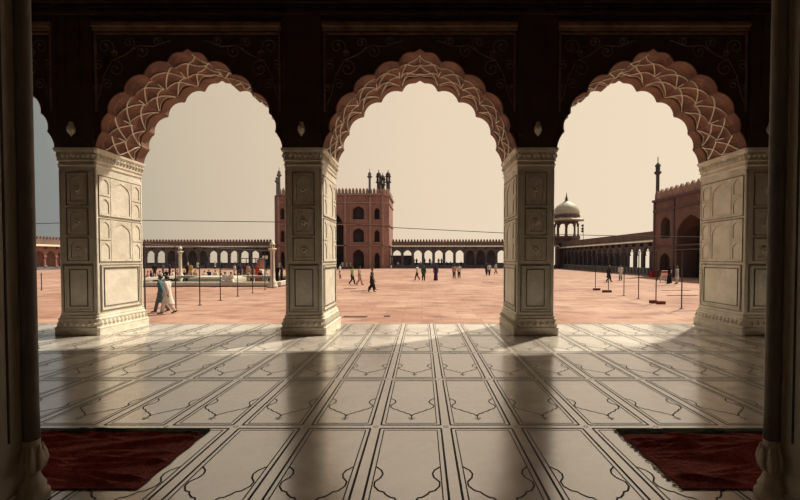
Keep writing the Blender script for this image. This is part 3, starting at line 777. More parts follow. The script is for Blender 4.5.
# ------------------------------------------------------------------ south gatehouse (right)
def south_gate():
    t = thing('gatehouse', (33, 0, GZ)); O = (0, 0, 0); U = (0, 1, 0); Nn = (-1, 0, 0); Z = lambda z: z - GZ
    W = MB(); wins = []
    zt = Z(9.6)
    def c_(y0, y1, z0, z1, hole=None, dp=.8):
        R = MB() if hole else None
        cell(W, O, U, Nn, y0, y1, z0, z1, hole, dp, 0, 0, R, 0)
        if R: wins.append(R)
    c_(52.6, 57, 0, Z(3.2), (53.3, 55.5, 0, Z(1.2), Z(2.3)))
    c_(52.6, 57, Z(3.2), Z(8.1), (53.3, 55.4, Z(4.3), Z(6.2), Z(7.15)))
    c_(45.6, 52.6, 0, Z(8.1), (46.6, 51.9, 0, Z(4.4), Z(6.95)), 2.6)
    c_(41.2, 45.6, 0, Z(3.2), (42.2, 44.4, 0, Z(1.2), Z(2.3)))
    c_(41.2, 45.6, Z(3.2), Z(8.1), (42.2, 44.4, Z(4.3), Z(6.2), Z(7.15)))
    W.quad((0, 41.2, Z(8.1)), (0, 57, Z(8.1)), (0, 57, zt), (0, 41.2, zt))
    W.quad((0, 57, 0), (9, 57, 0), (9, 57, zt), (0, 57, zt)); W.quad((0, 41.2, 0), (9, 41.2, 0), (9, 41.2, zt), (0, 41.2, zt)); W.quad((9, 41.2, 0), (9, 57, 0), (9, 57, zt), (9, 41.2, zt)); W.quad((0, 41.2, zt-.01), (0, 57, zt-.01), (9, 57, zt-.01), (9, 41.2, zt-.01))
    W.build('wall', ['gate'], t)
    for i, R in enumerate(wins):
        o = R.build('arched_opening', ['recess'], t)
    # inner door in the iwan
    R = MB(); R.poly([(2.55, y, z) for y, z in [(47.8, 0)] + arch_pts(47.8, 50.8, Z(2.2), Z(3.8)) + [(50.8, 0)]]); R.build('inner_doorway', ['recess'], t)
    T = MB()
    for z0, h, p in ((8.05, .25, .15), (9.45, .30, .30), (3.15, .18, .1)): T.box((-p, 41.1, Z(z0)), (.05, 57.1, Z(z0) + h))
    for y in (45.6, 52.5, 56.9, 41.2): T.box((-.12, y - .15, 0), (.05, y + .15, zt))
    T.build('string_course', ['red_dark'], t)
    B = MB(); merlons(B, O, U, Nn, 41.2, 57, zt + .15, 1.35, 1.05, .35); merlons(B, (0, 57, 0), (1, 0, 0), (0, 1, 0), 0, 9, zt + .15, 1.35, 1.05, .35); B.build('merlon_row', ['red_trim'], t)
    B = MB(); top = Z(15.9); r = .24
    B.lathe([(r, zt - .6), (r*.95, top - 3.0), (r*1.0, top - 2.6), (r*2.0, top - 2.35), (r*2.0, top - 2.2), (r*1.2, top - 2.1), (r*1.25, top - 1.5), (r*1.7, top - 1.3), (r*.7, top - 1.0), (r*.25, top - .9), (r*.25, top - .3), (.02, top)], 8, c=(.2, 56.6))
    B.build('pinnacle', ['slate'], t)
    tag(t, 'dark red side gatehouse with merlons and tall pinnacle at the right', 'gatehouse')
south_gate()

# ------------------------------------------------------------------ domed kiosk on the far right corner
def kiosk():
    D = 99.5; k = D / F; t = thing('domed_kiosk', (gx(566, D), D, 5.6)); z = lambda y: zz(y, D) - 5.6
    B = MB(); B.box((-1.9, -1.2, GZ - 5.6), (2.8, 2.6, -.4)); B.lathe([(3.2, -.4), (3.2, z(240)), (3.5, z(239)), (3.5, z(236.5))], 8); B.build('platform', ['red_dark'], t)
    for i in range(8):
        a = i * PI / 4 + PI / 8; B = MB(); B.lathe([(.30, z(236.5)), (.30, z(235)), (.2, z(234)), (.18, z(226)), (.3, z(224))], 8, c=(2.75 * math.cos(a), 2.75 * math.sin(a))); B.build('column', ['red_dark'], t)
    B = MB()
    for i in range(8):
        a0 = i * PI / 4 + PI / 8; a1 = a0 + PI / 4; p0_ = Vector((2.75*math.cos(a0), 2.75*math.sin(a0), 0)); p1 = Vector((2.75*math.cos(a1), 2.75*math.sin(a1), 0)); u = (p1 - p0_); L_ = u.length; u.normalize()
        cell(B, tuple(p0_), tuple(u), (u.y, -u.x, 0), 0, L_, z(227), z(221.5), (.28, L_ - .28, z(227), z(225.5), z(223)), .25, 0, thick=.25)
    B.build('arch_ring', ['red_dark'], t)
    B = MB(); B.lathe([(2.6, z(221.5)), (4.4, z(221.2)), (4.4, z(220.6)), (3.2, z(218.5))], 8); B.build('stone_eave', ['chajja'], t)
    B = MB(); B.lathe([(3.2, z(218.7)), (3.2, z(215.5)), (2.9, z(215.4))], 16); B.build('drum', ['red_dark'], t)
    B = MB(); B.lathe([(2.95, z(215.6)), (3.12, z(213)), (2.95, z(210)), (2.4, z(206.5)), (1.6, z(204)), (.9, z(202.3)), (.45, z(201.3)), (.35, z(200.5))], 24); B.build('dome', ['dome'], t, True)
    B = MB(); B.lathe([(.35, z(200.6)), (.5, z(200)), (.2, z(199)), (.38, z(198)), (.15, z(197)), (.12, z(195)), (.02, z(192.8))], 10); B.build('finial', ['metal'], t)
    tag(t, 'open kiosk with pale dome and finial right of the middle pillars', 'kiosk')
    s = thing('loudspeaker_mast', (gx(583, 90), 90, 5.1)); B = MB(); B.lathe([(.06, 0), (.06, zz(224, 90) - 5.1)], 6); B.build('pole', ['metal'], s)
    for y in (226, 229, 231.5):
        B = MB(); B.tube([(-.1, -.1, zz(y, 90) - 5.1), (-.35, -.5, zz(y, 90) - 5.1), (-.45, -.65, zz(y, 90) - 5.1)], [.06, .12, .28], 10); B.build('horn', ['metal'], s)
    tag(s, 'mast of three small horn loudspeakers right of the domed kiosk', 'loudspeaker')
kiosk()

# ------------------------------------------------------------------ pool
def pool():
    X0_, X1_, Y0, Y1 = -29.3, -12.75, 35.0, 47.5
    t = thing('ablution_pool', ((X0_ + X1_) / 2, (Y0 + Y1) / 2, GZ)); cx, cy = t.location.x, t.location.y; a, b_ = (X1_ - X0_) / 2, (Y1 - Y0) / 2
    h = .40; B = MB()
    for s in (-1, 1):
        B.box((-a, s*b_ - .3, .08), (a, s*b_ + .3, h)); B.box((s*a - .3, -b_ + .3, .08), (s*a + .3, b_ - .3, h))
    B.build('rim', ['wpool'], t)
    B = MB(); B.box((-a - .5, -b_ - .5, 0), (a + .5, b_ + .5, .08)); B.build('step', ['mat'], t)
    B = MB(); B.box((-a + .3, -b_ + .3, .08), (a - .3, b_ - .3, .26)); B.build('water', ['water'], t)
    B = MB(); B.box((-2.2, -1.6, .26), (2.2, 1.6, .5)); B.box((-1.9, -1.3, .5), (1.9, 1.3, .62)); B.build('centre_platform', ['wpool'], t)
    tag(t, 'white rimmed ablution pool with dark green water in the left arch', 'pool')
    lp = MB(); lp.lathe([(.55, .0), (.55, .18), (.42, .25), (.46, .38), (.30, .6), (.24, .8), (.22, 2.9), (.28, 2.97), (.24, 3.05), (.32, 3.18), (.46, 3.24), (.46, 3.3), (.28, 3.34)], 12)
    k = 0; first = None
    for sx_, sy, lb in ((1, -1, 'white marble lamp column at the near right corner of the pool'), (-1, 1, 'white marble lamp column at the far left corner of the pool'),
                    (-1, -1, 'white marble lamp column hidden behind the leftmost full pillar'), (1, 1, 'white marble lamp column hidden behind the left of the two middle pillars')):
        loc = (cx + sx_ * (a + .1), cy + sy * (b_ + 1.15), GZ)
        if first is None:
            first = thing('lamp_column', loc); lp.build('shaft', ['wpool'], first, True)
            q = MB()
            for i in range(6): an = i * PI / 3; q.lathe([(.035, 3.34), (.035, 3.62)], 6, c=(.2 * math.cos(an), .2 * math.sin(an)))
            q.lathe([(.30, 3.62), (.32, 3.66), (.26, 3.72), (.2, 3.85), (.08, 3.95), (.03, 4.0), (.01, 4.12)], 12); q.build('lantern', ['wpool'], first, True); o = first
        else: o = dup(first, loc)
        o.scale = (.78, .78, 1.0)
        tag(o, lb, 'column', 'lamp columns around the pool')
pool()

# ------------------------------------------------------------------ poles, rods, cable
def pole_row(X, ds, ztop, name_lb, posn, g):
    pb = MB(); pb.lathe([(.028, .02), (.028, ztop - GZ)], 8); pf = MB(); pf.lathe([(.11, 0), (.11, .02), (.04, .04), (.035, .06)], 8)
    first = None
    for i, d in enumerate(ds):
        if first is None:
            first = thing('iron_pole', (X(d), d, GZ)); pb.build('post', ['metal'], first); pf.build('foot', ['metal'], first); o = first
        else: o = dup(first, (X(d), d, GZ))
        tag(o, name_lb(i, len(ds)), 'pole', g)
    a, b_ = ds[0], ds[-1]
    pts = []
    for i in range(len(ds) - 1):
        for q in range(6):
            d = ds[i] + (ds[i+1] - ds[i]) * q / 6; pts.append((X(d), d, ztop + .03))
    pts.append((X(b_), b_, ztop + .03))
    B = MB(); B.tube(pts, .022, 6); o = B.build('top_rail', ['metal']); return tag(o, posn, 'rail')
ordn = ['nearest', 'second nearest', 'third nearest', 'fourth nearest', 'fifth nearest', 'sixth nearest', 'seventh nearest', 'eighth nearest', 'ninth nearest']
pole_row(lambda d: -11.38 - .9 * (d - 16.4) / 17.4 - (.12 if d > 17 else 0), [16.4, 18.85, 21.1, 23.5, 26, 28.6, 31.2, 33.1], 2.15,
         lambda i, n: 'thin dark iron pole, %s in the row left of the middle pillars' % ordn[i], 'dark iron rail joining the tops of the poles in the left arch', 'iron poles of the left row')
pole_row(lambda d: 12.75 + .10 * (d - 19.6), [17.2, 19.6, 22.2, 24.4, 26.6, 29.4, 32.3], 1.98,
         lambda i, n: 'thin dark iron pole, %s in the row of the right arch' % ordn[i], 'dark iron rail joining the tops of the poles in the right arch', 'iron poles of the right row')
B = MB(); B.lathe([(.03, 0), (.03, 1.35)], 8); B.lathe([(.12, 0), (.12, .03)], 8); o = B.build('iron_stake', ['metal'], None, False, (gx(41, 31), 31, GZ)); tag(o, 'short dark stake standing alone in the narrow gap at the left', 'pole')
B = MB(); D_ = 26.0; pts = []
key = [(-40, 228), (30, 224), (143, 220.5), (272, 222), (341, 223), (400, 228), (503, 233), (600, 235.5), (700, 237), (790, 236)]
for (x0, y0), (x1, y1) in zip(key[:-1], key[1:]):
    for q in range(5): x = x0 + (x1 - x0) * q / 5; y = y0 + (y1 - y0) * q / 5; pts.append((gx(x, D_), D_, zz(y, D_)))
B.tube(pts, .022, 5)
o = B.build('overhead_cable', ['wire']); tag(o, 'thin black cable sagging across the sky behind the pillars', 'cable')
# masts carrying the cable, outside the openings
for x, y, lb in ((-40, 228, 'dark mast holding the left end of the overhead cable'), (790, 236, 'dark mast holding the right end of the overhead cable')):
    B = MB(); B.lathe([(.06, 0), (.05, zz(y, D_) - GZ + .1)], 8); o = B.build('cable_mast', ['metal'], None, False, (gx(x, D_), D_, GZ)); tag(o, lb, 'mast')
# brick weights
for (px, py, w_, lb) in ((595, 290, .5, 'dark red brick weight by the farthest pole of the right row'), (605, 292, .62, 'dark red brick weight lying right of the farthest right pole'),
                     (650.2, 302.5, .36, 'left of two dark red brick weights by the nearer poles'), (657.5, 303.5, .42, 'right of two dark red brick weights by the nearer poles')):
    d = gd(py); B = MB()
    for k in range(2): B.loft([rect_ring(w_ / 2, .12, z, .015) for z in (k*.085, k*.085 + .08)])
    o = B.build('brick_weight', ['brick'], None, False, (gx(px, d), d - .35, GZ)); tag(o, lb, 'brick')
# dark mats on the paving
for (x0, x1, py, lb) in ((344, 356, 288.6, 'dark narrow mat on the paving left of the black clad walker'), (350, 366, 291.2, 'dark mat on the paving at the feet of the black clad walker'),
                     (343, 367, 317, 'long dark mat on the near paving right of the left middle pillar'), (384, 390, 316.5, 'short dark mat on the near paving in the middle arch'),
                     (482, 493, 282.3, 'dark mat on the paving below the pair at the right of the middle arch'), (655, 676, 286, 'dark mat on the paving before the right gatehouse, farthest'),
                     (662, 690, 290.5, 'dark mat before the right gatehouse, middle of three'), (668, 698, 295.5, 'dark mat before the right gatehouse, nearest')):
    d = gd(py); B = MB(); vs = []; n = 14; a = gx(x0, d); b_ = gx(x1, d); rnd = random.Random(x0)
    wd = .32
    pr = [(-(b_-a)/2 + (b_-a)*i/n, -wd/2 + rnd.uniform(-.03, .03)) for i in range(n+1)] + [((b_-a)/2 - (b_-a)*i/n, wd/2 + rnd.uniform(-.03, .03)) for i in range(n+1)]
    m_ = len(pr); B.add([(x, y, .0) for x, y in pr] + [(x, y, .02) for x, y in pr], [(i, (i+1) % m_, m_ + (i+1) % m_, m_ + i) for i in range(m_)]); B.poly([(x, y, .02) for x, y in pr])
    o = B.build('floor_mat', ['mat'], None, False, ((a+b_)/2, d, GZ + .001)); tag(o, lb, 'mat', 'dark mats on the courtyard')
# placard board by the right gate
d = 41.5; t = thing('placard_board', (gx(664.5, d), d, GZ), .25); B = MB()
T_ = Matrix.Rotation(math.radians(14), 4, 'X')
B.T = T_; B.box((-.62, -.02, .28), (.62, .02, 1.25), 0); B.build('board', ['sign'], t)
B = MB(); B.T = T_; B.box((-.62, -.03, .98), (.35, -.021, 1.25), 0); B.box((-.45, -.03, .62), (.25, -.021, .70), 0); B.box((-.45, -.03, .45), (.40, -.021, .52), 0); B.build('red_lettering_block', ['signred'], t)
for s in (-1, 1):
    B = MB(); B.tube([(s*.5, .02, 1.0), (s*.55, .45, 0)], .025, 6); B.build('leg', ['metal'], t)
    B = MB(); B.tube([(s*.5, 0, .4), (s*.52, -.05, 0)], .025, 6); B.build('leg', ['metal'], t)
tag(t, 'leaning white placard board with red heading by the right gatehouse', 'sign')
# stall canopy beyond the pool
d = 62.0; t = thing('awning_stall', (gx(252.5, d), d, GZ))
w2 = 10 * d / F; h_ = zz(258.8, d) - GZ
B = MB(); B.loft([rect_ring(w2, 1.2, h_, .05), rect_ring(w2, 1.2, h_ + .12, .05)]); B.build('roof_sheet', ['slate'], t)
for s in (-1, 0, 1):
    for q in (-1, 1): B = MB(); B.lathe([(.06, 0), (.06, h_)], 6, c=(s * (w2 - .1), q * 1.1)); B.build('post', ['metal'], t)
B = MB(); B.box((-w2 + .1, -1.0, .0), (w2 - .1, .9, .75)); B.build('counter', ['wpool'], t)
B = MB(); B.box((.2, 1.0, .8), (w2 - .1, 1.06, h_ - .1)); B.build('back_cloth', ['cpink'], t)
tag(t, 'small flat-roofed stall beyond the pool in the left arch', 'stall')
B = MB(); B.box((-.55, -.04, 2.3), (.55, .04, 3.0)); B.lathe([(.04, 0), (.04, 2.4)], 6); d = 85
o = B.build('notice_board', ['sign'], None, False, (gx(265, d), d, GZ)); tag(o, 'small pale notice board on a pole beside the near lamp column', 'sign')
B = MB(); B.loft([rect_ring(.45, .35, z, .04) for z in (0, .75)]); B.loft([rect_ring(.49, .39, z, .04) for z in (.75, .82)]); d = 52
o = B.build('donation_box', ['cred'], None, False, (gx(654, d), d, GZ)); tag(o, 'small red box at the corner of the right gatehouse', 'box')

# ------------------------------------------------------------------ people
def skel_mesh(chains, name, mtl, parent):
    """chains: dict joint->(pos, r); edges list"""
    J, Ed = chains
    names = list(J); idx = {n: i for i, n in enumerate(names)}
    me = bpy.data.meshes.new(name); me.from_pydata([J[n][0] for n in names], [(idx[a], idx[b_]) for a, b_ in Ed], [])
    o = bpy.data.objects.new(name, me); C.objects.link(o)
    sk = o.modifiers.new('skin', 'SKIN'); sk.branch_smoothing = .6
    for i, n in enumerate(names):
        r = J[n][1]; sv = me.skin_vertices[0].data[i]; sv.radius = (r, r) if not isinstance(r, tuple) else r; sv.use_root = (n == 'pelvis')
    ss = o.modifiers.new('sub', 'SUBSURF'); ss.levels = 1; ss.render_levels = 1
    dg = bpy.context.evaluated_depsgraph_get(); dg.update()
    m2 = bpy.data.meshes.new_from_object(o.evaluated_get(dg)); m2.name = name
    bpy.data.objects.remove(o); 
    m2.materials.clear(); m2.materials.append(M[mtl])
    for p in m2.polygons: p.use_smooth = True
    o = bpy.data.objects.new(name, m2); C.objects.link(o); o.parent = parent; return o
def make_person(pose, top, bottom, robe='shirt', hair='hair', scarf=None, h=1.70, arm_out=False):
    t = thing('person'); V = Vector
    if pose == 'walk':
        pel = V((0, 0, .92)); legs = {1: [(0, .085, .88), (.14, .085, .50), (.23, .085, .10), (.37, .085, .035)], -1: [(0, -.085, .88), (.02, -.085, .48), (-.25, -.085, .14), (-.13, -.085, .035)]}
        arms = {1: [(0, .175, 1.40), (-.10, .22, 1.13), (-.12, .22, .90)], -1: [(0, -.175, 1.40), (.06, -.22, 1.13), (.20, -.20, .93)]}; lean = .03
        if arm_out: arms[-1] = [(0, -.175, 1.40), (.14, -.25, 1.15), (.38, -.28, .98)]
    elif pose == 'stand':
        pel = V((0, 0, .92)); legs = {s: [(0, s*.085, .88), (.015, s*.10, .49), (0, s*.11, .10), (.13, s*.13, .035)] for s in (1, -1)}
        arms = {s: [(0, s*.18, 1.40), (-.03, s*.23, 1.13), (.03, s*.23, .89)] for s in (1, -1)}; lean = 0
    else:   # sitting cross-legged on the ground
        pel = V((0, 0, .14)); legs = {s: [(.03, s*.09, .13), (.34, s*.27, .18), (.34, -s*.04, .08), (.30, -s*.16, .07)] for s in (1, -1)}
        arms = {s: [(.06, s*.18, .62), (.10, s*.26, .38), (.30, s*.20, .24)] for s in (1, -1)}; lean = .06
    z = pel.z; up = lambda k: V((lean * k / .5, 0, z + k))
    J = {'pelvis': (pel, .12), 'waist': (up(.17), (.10, .11)), 'chest': (up(.38), (.115, .13)), 'neckb': (up(.52), .06), 'neck': (up(.57), .052), 'jaw': (up(.625) + V((.015, 0, 0)), .07), 'head': (up(.695) + V((.01, 0, 0)), .092), 'crown': (up(.755), .06),
         'nose': (up(.665) + V((.112, 0, 0)), .014)}
    Ed = [('pelvis', 'waist'), ('waist', 'chest'), ('chest', 'neckb'), ('neckb', 'neck'), ('neck', 'jaw'), ('jaw', 'head'), ('head', 'crown'), ('jaw', 'nose')]
    for s in (1, -1):
        L_ = legs[s]; A = arms[s]; q = 'lr'[s < 0]
        for n, p, r in (('hip', L_[0], .082), ('knee', L_[1], .056), ('ank', L_[2], .04), ('toe', L_[3], .03)): J[n+q] = (V(p), r)
        Ed += [('pelvis', 'hip'+q), ('hip'+q, 'knee'+q), ('knee'+q, 'ank'+q), ('ank'+q, 'toe'+q)]
        for n, p, r in (('sh', A[0], .055), ('el', A[1], .04), ('wr', A[2], .026)): J[n+q] = (V(p), r)
        d = (V(A[2]) - V(A[1])).normalized(); side = V((1, 0, 0)) if abs(d.x) < .7 else V((0, 0, 1)); side = (side - d * side.dot(d)).normalized()
        J['pa'+q] = (V(A[2]) + d * .07, .028)
        Ed += [('chest', 'sh'+q), ('sh'+q, 'el'+q), ('el'+q, 'wr'+q), ('wr'+q, 'pa'+q)]
        for f_, (o_, l_) in enumerate(((-.03, .06), (-.01, .075), (.01, .072), (.03, .055))):
            J['f%d%s' % (f_, q)] = (J['pa'+q][0] + d * l_ + side * o_ * 1.1, .009); Ed.append(('pa'+q, 'f%d%s' % (f_, q)))
        J['th'+q] = (V(A[2]) + d * .06 + side * .055, .010); Ed.append(('wr'+q, 'th'+q))
    skel_mesh((J, Ed), 'body', 'skin', t)
    # eyes as small dark spots, ears
    hc = J['head'][0]
    if scarf is None:
        H = MB(); H.lathe([(.103, -.03), (.108, .0), (.104, .045), (.085, .09), (.05, .118), (.01, .128)], 12)
        H.T = None; vs = []
        for (x, y, zc) in H.v:
            k = .0 if x < .03 else .035 * max(0, (.05 - zc)) / .08
            vs.append((hc.x - .012 + x * (1 if x < 0 else .93) - k, hc.y + y * .93, hc.z + zc + (.02 if x > .05 else -.015)))
        H.v = vs; H.build('hair', [hair], t, True)
    else:
        H = MB(); H.lathe([(.20, -.28), (.15, -.20), (.112, -.12), (.112, .0), (.11, .05), (.085, .10), (.04, .125), (.01, .13)], 12)
        H.v = [(hc.x - .02 + x * (.92 if x < 0 else .78), hc.y + y * .95, hc.z + zc) for x, y, zc in H.v]; H.build('headscarf', [scarf], t, True)
    # upper garment
    G = MB(); el = lambda c, rx, ry, n=14: [(c.x + rx * math.cos(2*PI*i/n), c.y + ry * math.sin(2*PI*i/n), c.z) for i in range(n)]
    if pose != 'sit':
        low = {'shirt': .84, 'kurta': .50, 'robe': .07}[robe]
        rings = []
        if robe == 'shirt': rings = [el(V((0, 0, .80)), .135, .17), el(V((0, 0, .92)), .135, .175)]
        elif robe == 'kurta': rings = [el(V((-.01, 0, .46)), .25 if pose == 'walk' else .17, .20), el(V((0, 0, .70)), .19 if pose == 'walk' else .16, .19), el(V((0, 0, .92)), .14, .175)]
        else: rings = [el(V((0, 0, .05)), .33 if pose == 'walk' else .25, .25), el(V((0, 0, .45)), .24 if pose == 'walk' else .19, .21), el(V((0, 0, .92)), .145, .18)]
        zb = .92
    else:
        rings = [el(V((.10, 0, .02)), .30, .30), el(V((.05, 0, .16)), .22, .24), el(V((0, 0, .26)), .15, .18)]; zb = .14
    rings += [el(up(.20), .12, .155), el(up(.38), .14, .185), el(up(.47), .12, .19), el(up(.515), .085, .12), el(up(.545), .062, .066)]
    G.loft(rings, cap=False)
    for s in (1, -1):
        A = [V(p) for p in arms[s]]; end = A[1].lerp(A[2], .9 if robe != 'shirt' else .85)
        G.tube([A[0] + V((0, -s*.05, .02)), A[0], A[1], end], [.072, .078, .062, .050], 8)
    G.build({'shirt': 'shirt', 'kurta': 'long_tunic', 'robe': 'robe'}[robe], [top], t, True)
    G = MB()
    for s in (1, -1):
        L_ = [V(p) for p in legs[s]]
        if pose == 'sit': G.tube([L_[0], L_[1], L_[2]], [.11, .085, .06], 8)
        else: G.tube([V((0, s*.07, .95)), L_[0], L_[1], L_[2] + V((0, 0, .0))], [.10, .105, .082, .068], 8)
    G.build('trousers', [bottom], t, True)
    G = MB()
    for s in (1, -1):
        L_ = legs[s]; a = V(L_[2]); b_ = V(L_[3])
        if pose == 'sit': continue
        G.tube([a + V((-.05, 0, -.035)), a.lerp(b_, .5) + V((0, 0, -.012)), b_ + V((.05, 0, .0))], [.035, (.045, .032), .025], 8)
    if G.v: G.build('shoes', ['cblack'], t, True)
    k = h / 1.70; t.scale = (k, k, k)
    return t
protos = {}
def person(spec, x, y, z, rz, label, h=1.7, group=None):
    key = tuple(sorted(spec.items(), key=str))
    if key not in protos:
        o = make_person(**spec); protos[key] = o
    else: o = dup(protos[key])
    o.location = (x, y, z); o.rotation_euler = (0, 0, rz); k = h / 1.7; o.scale = (k, k, k)
    return tag(o, label, 'person', group)
def P(px, py, rz, label, h=1.7, z=GZ, group=None, d=None, **spec):
    d = d or (1.6 - z) * F / (py - HZ)
    return person(spec, gx(px, d), d, z, rz, label, h, group)
W_ = dict(pose='walk'); S_ = dict(pose='stand'); T_s = dict(pose='sit')
G1 = 'people walking across the courtyard'
P(161, 312.5, PI + .15, 'person in teal tunic with dark shoulder cloth walking left, farther of the near pair', group=G1, pose='walk', top='cteal', bottom='cgrey', robe='kurta')
P(167.5, 314.2, PI + .1, 'person in white tunic and trousers walking left, nearer of the near pair', group=G1, pose='walk', top='cwhite', bottom='cwhite', robe='kurta')
P(352, 284.6, -.3, 'person in light green shirt and black trousers walking', group=G1, pose='walk', top='cgreen', bottom='cblack', robe='shirt')
P(359.3, 285.3, -.2, 'person in pale pink top walking beside the one in green', group=G1, pose='walk', top='cbeige', bottom='cpink', robe='shirt')
P(371.2, 292.3, -.1, 'black clad walker swinging an arm, front of the dark pair', 1.42, group=G1, pose='walk', top='cblack', bottom='cblack', robe='shirt', arm_out=True)
P(371.8, 290.0, -.1, 'dark brown clad walker whose head shows above the black clad one', 1.66, group=G1, pose='walk', top='cbrown', bottom='cblack', robe='shirt')
P(340, 278.5, 0, 'person in white half hidden by the left of the two middle pillars', group=G1, pose='stand', top='cwhite', bottom='cmaroon', robe='kurta')
P(417.3, 280.3, 2.6, 'person in white top and maroon trousers, left of the centre trio', group=G1, pose='walk', top='cwhite', bottom='cmaroon', robe='shirt')
P(423.6, 281.0, 1.4, 'person in dark green, middle of the centre trio', group=G1, pose='stand', top='cdgreen', bottom='cblack', robe='kurta')
P(435.8, 280.8, 1.6, 'person in a dark purple robe, right of the centre trio', group=G1, pose='stand', top='cpurple', bottom='cblack', robe='robe', scarf='cpurple')
P(454.2, 278.8, 1.6, 'person in pink shirt and dark green trousers, left of a strolling couple', group=G1, pose='walk', top='cpink', bottom='cdgreen', robe='shirt')
P(459.1, 278.4, 1.6, 'person in white shirt and black trousers, right of a strolling couple', group=G1, pose='walk', top='cwhite', bottom='cblack', robe='shirt')
P(486.6, 275.5, 1.2, 'person in navy clothes left of two at the right of the middle arch', group=G1, pose='walk', top='cnavy', bottom='cnavy', robe='kurta')
P(489.3, 275.8, 1.2, 'person in white shirt and dark trousers beside the one in navy', group=G1, pose='walk', top='cwhite', bottom='cblack', robe='shirt')
P(495.8, 274.0, .2, 'person in white tunic walking alone near the right middle pillar', group=G1, pose='walk', top='cwhite', bottom='cblack', robe='kurta')
P(609, 282.2, -.2, 'person in black stepping forward beside the right row of poles', group=G1, pose='walk', top='cblack', bottom='cblack', robe='kurta')
P(620.7, 280.6, 1.6, 'person in pale grey standing before the right side arcade', group=G1, pose='stand', top='cwhite', bottom='cgrey', robe='kurta')
P(669.5, 283.6, 2.8, 'person in black standing right of the white placard board', group=G1, pose='stand', top='cblack', bottom='cblack', robe='robe', scarf='cblack')
P(677.3, 283.8, 2.8, 'person in white standing before the big arch of the right gatehouse', group=G1, pose='stand', top='cwhite', bottom='cwhite', robe='kurta')
# around the pool
rnd = random.Random(21)
RIM = GZ + .40
P(225.2, 0, -1.4, 'person in white sitting on the near pool rim, left of a seated pair', 1.6, RIM, 'people around the pool', 35.0, pose='sit', top='cwhite', bottom='cwhite', robe='kurta')
P(231.4, 0, -1.7, 'person in white sitting on the near pool rim, right of a seated pair', 1.6, RIM, 'people around the pool', 35.0, pose='sit', top='cwhite', bottom='cwhite', robe='kurta')
spots = [(148.5, 'sit', 'cpink', 'cbeige'), (154.5, 'stand', 'cblack', 'cgrey'), (160, 'sit', 'cwhite', 'cwhite'), (166.5, 'sit', 'cblack', 'cblack'), (169.5, 'stand', 'cpurple', 'cmaroon'), (177, 'sit', 'cpink', 'cpink'),
         (184, 'sit', 'cblack', 'cmaroon'), (190.5, 'stand', 'cyellow', 'cblack'), (215.5, 'sit', 'cwhite', 'cgrey'), (234.5, 'stand', 'cwhite', 'cred'), (240.5, 'stand', 'cnavy', 'cblack'), (248, 'stand', 'cbeige', 'cred'),
         (256.8, 'stand', 'cred', 'cred'), (262, 'sit', 'cmaroon', 'cmaroon'), (266, 'sit', 'cwhite', 'cbeige'), (151.5, 'sit', 'cnavy', 'cblack'), (163, 'stand', 'cgrey', 'cblack'), (173.5, 'sit', 'cwhite', 'cwhite'), (187.2, 'stand', 'cblack', 'cblack'), (195, 'sit', 'cbeige', 'cgrey'), (204, 'sit', 'cwhite', 'cwhite'), (209, 'sit', 'cnavy', 'cblack'), (221, 'sit', 'cbrown', 'cblack'), (238, 'stand', 'cblack', 'cgrey'), (244.5, 'stand', 'cmaroon', 'cblack'), (252.5, 'stand', 'cbrown', 'cnavy'), (259.5, 'sit', 'cblack', 'cblack'), (277, 'stand', 'cblack', 'cblack'), (281.5, 'stand', 'cbrown', 'cblack')]
cn = {'cpink': 'pink', 'cblack': 'black', 'cwhite': 'white', 'cpurple': 'purple', 'cyellow': 'yellow', 'cnavy': 'navy', 'cbeige': 'beige', 'cred': 'red', 'cmaroon': 'maroon', 'cbrown': 'brown', 'cgrey': 'grey', 'cblue': 'blue', 'cdgreen': 'dark green', 'cteal': 'teal'}
for i, (px, po, a, b_) in enumerate(spots):
    d = (48.7 + (i * 5 % 9) * .75) if po == 'sit' else (50 + (i * 4 % 11) * 1.0)
    if px > 275: d = 44
    P(px, 0, rnd.uniform(-2.8, -.4), 'person in %s top and %s trousers %s %s' % (cn[a], cn[b_], 'sitting' if po == 'sit' else 'standing', 'beyond the pool' if px < 232 else ('by the stall' if px < 268 else 'right of the lamp column')),
      1.68, GZ, 'people around the pool', d, pose=po, top=a, bottom=b_, robe='kurta')
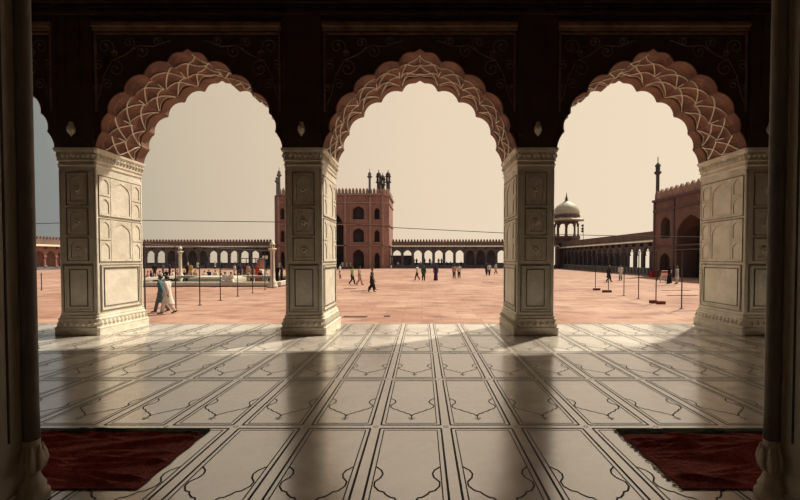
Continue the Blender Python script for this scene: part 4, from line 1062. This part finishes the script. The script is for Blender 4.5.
# in the far arcades
far = [(342.5, 'stand', 'cwhite'), (346.5, 'stand', 'cwhite'), (350.5, 'stand', 'cbeige'), (398, 'sit', 'cwhite'), (403, 'stand', 'cblue'), (409.5, 'stand', 'cnavy'), (413.8, 'stand', 'cteal'), (416.6, 'stand', 'cnavy'), (420.8, 'sit', 'cwhite'), (424.6, 'stand', 'cteal'), (429.8, 'stand', 'cnavy'), (431.5, 'sit', 'cwhite'),
       (438.6, 'stand', 'cteal'), (441.6, 'stand', 'cdgreen'), (446.6, 'sit', 'cnavy'), (450.4, 'sit', 'cblue'), (455.2, 'sit', 'cteal'), (461, 'sit', 'cnavy')]
for i, (px, po, a) in enumerate(far):
    gate = px < 352
    P(px, 0, -PI/2 + rnd.uniform(-.8, .8), ('distant person in %s standing at the gatehouse foot, %s' % (cn[a], ['leftmost', 'middle', 'rightmost'][i])) if gate else 'distant person in %s %s on the far arcade ledge' % (cn[a], 'sitting' if po == 'sit' else 'standing'),
      1.7, GZ if gate else -.15, 'distant people at the far arcade', 94.0 if gate else ED + .35, pose=po, top=a, bottom='cblack' if a != 'cwhite' else 'cgrey', robe='kurta')
leftfar = [(172.5, 'cpurple'), (188, 'cwhite'), (197.5, 'cwhite'), (206, 'cnavy'), (215, 'cwhite'), (221.5, 'cnavy'), (235, 'cblue'), (266, 'cnavy'), (279.5, 'cwhite')]
for i, (px, a) in enumerate(leftfar):
    d = 93 - (i % 3) * 2.5
    P(px, 0, -PI/2 + rnd.uniform(-1, 1), 'distant person in %s before the far arcade left of the gatehouse' % cn[a], 1.7, GZ, 'distant people at the left far arcade', d, pose='stand', top=a, bottom='cblack', robe='kurta')
# benches along the far arcade
for px, lb in ((466, 'low dark red bench at the foot of the far arcade, left one'), (477, 'low dark red bench at the foot of the far arcade, right one')):
    B = MB(); B.box((-.85, -.3, .55), (.85, .3, .68)); B.box((-.8, -.25, 0), (-.65, .25, .55)); B.box((.65, -.25, 0), (.8, .25, .55)); d = 96.2
    o = B.build('bench', ['brick'], None, False, (gx(px, d), d, GZ)); tag(o, lb, 'bench')

# tell apart people whose description reads the same, by their order across the view
by = {}
for o in bpy.data.objects:
    if o.get('category') == 'person': by.setdefault(o['label'], []).append(o)
ON = ['first', 'second', 'third', 'fourth', 'fifth', 'sixth', 'seventh', 'eighth']
for lb, os_ in by.items():
    if len(os_) > 1:
        os_.sort(key=lambda o: o.location.x / o.location.y)
        for i, o in enumerate(os_): o['label'] = lb + ', ' + (ON[i] + ' from left' if i < len(os_) - 1 else 'rightmost')
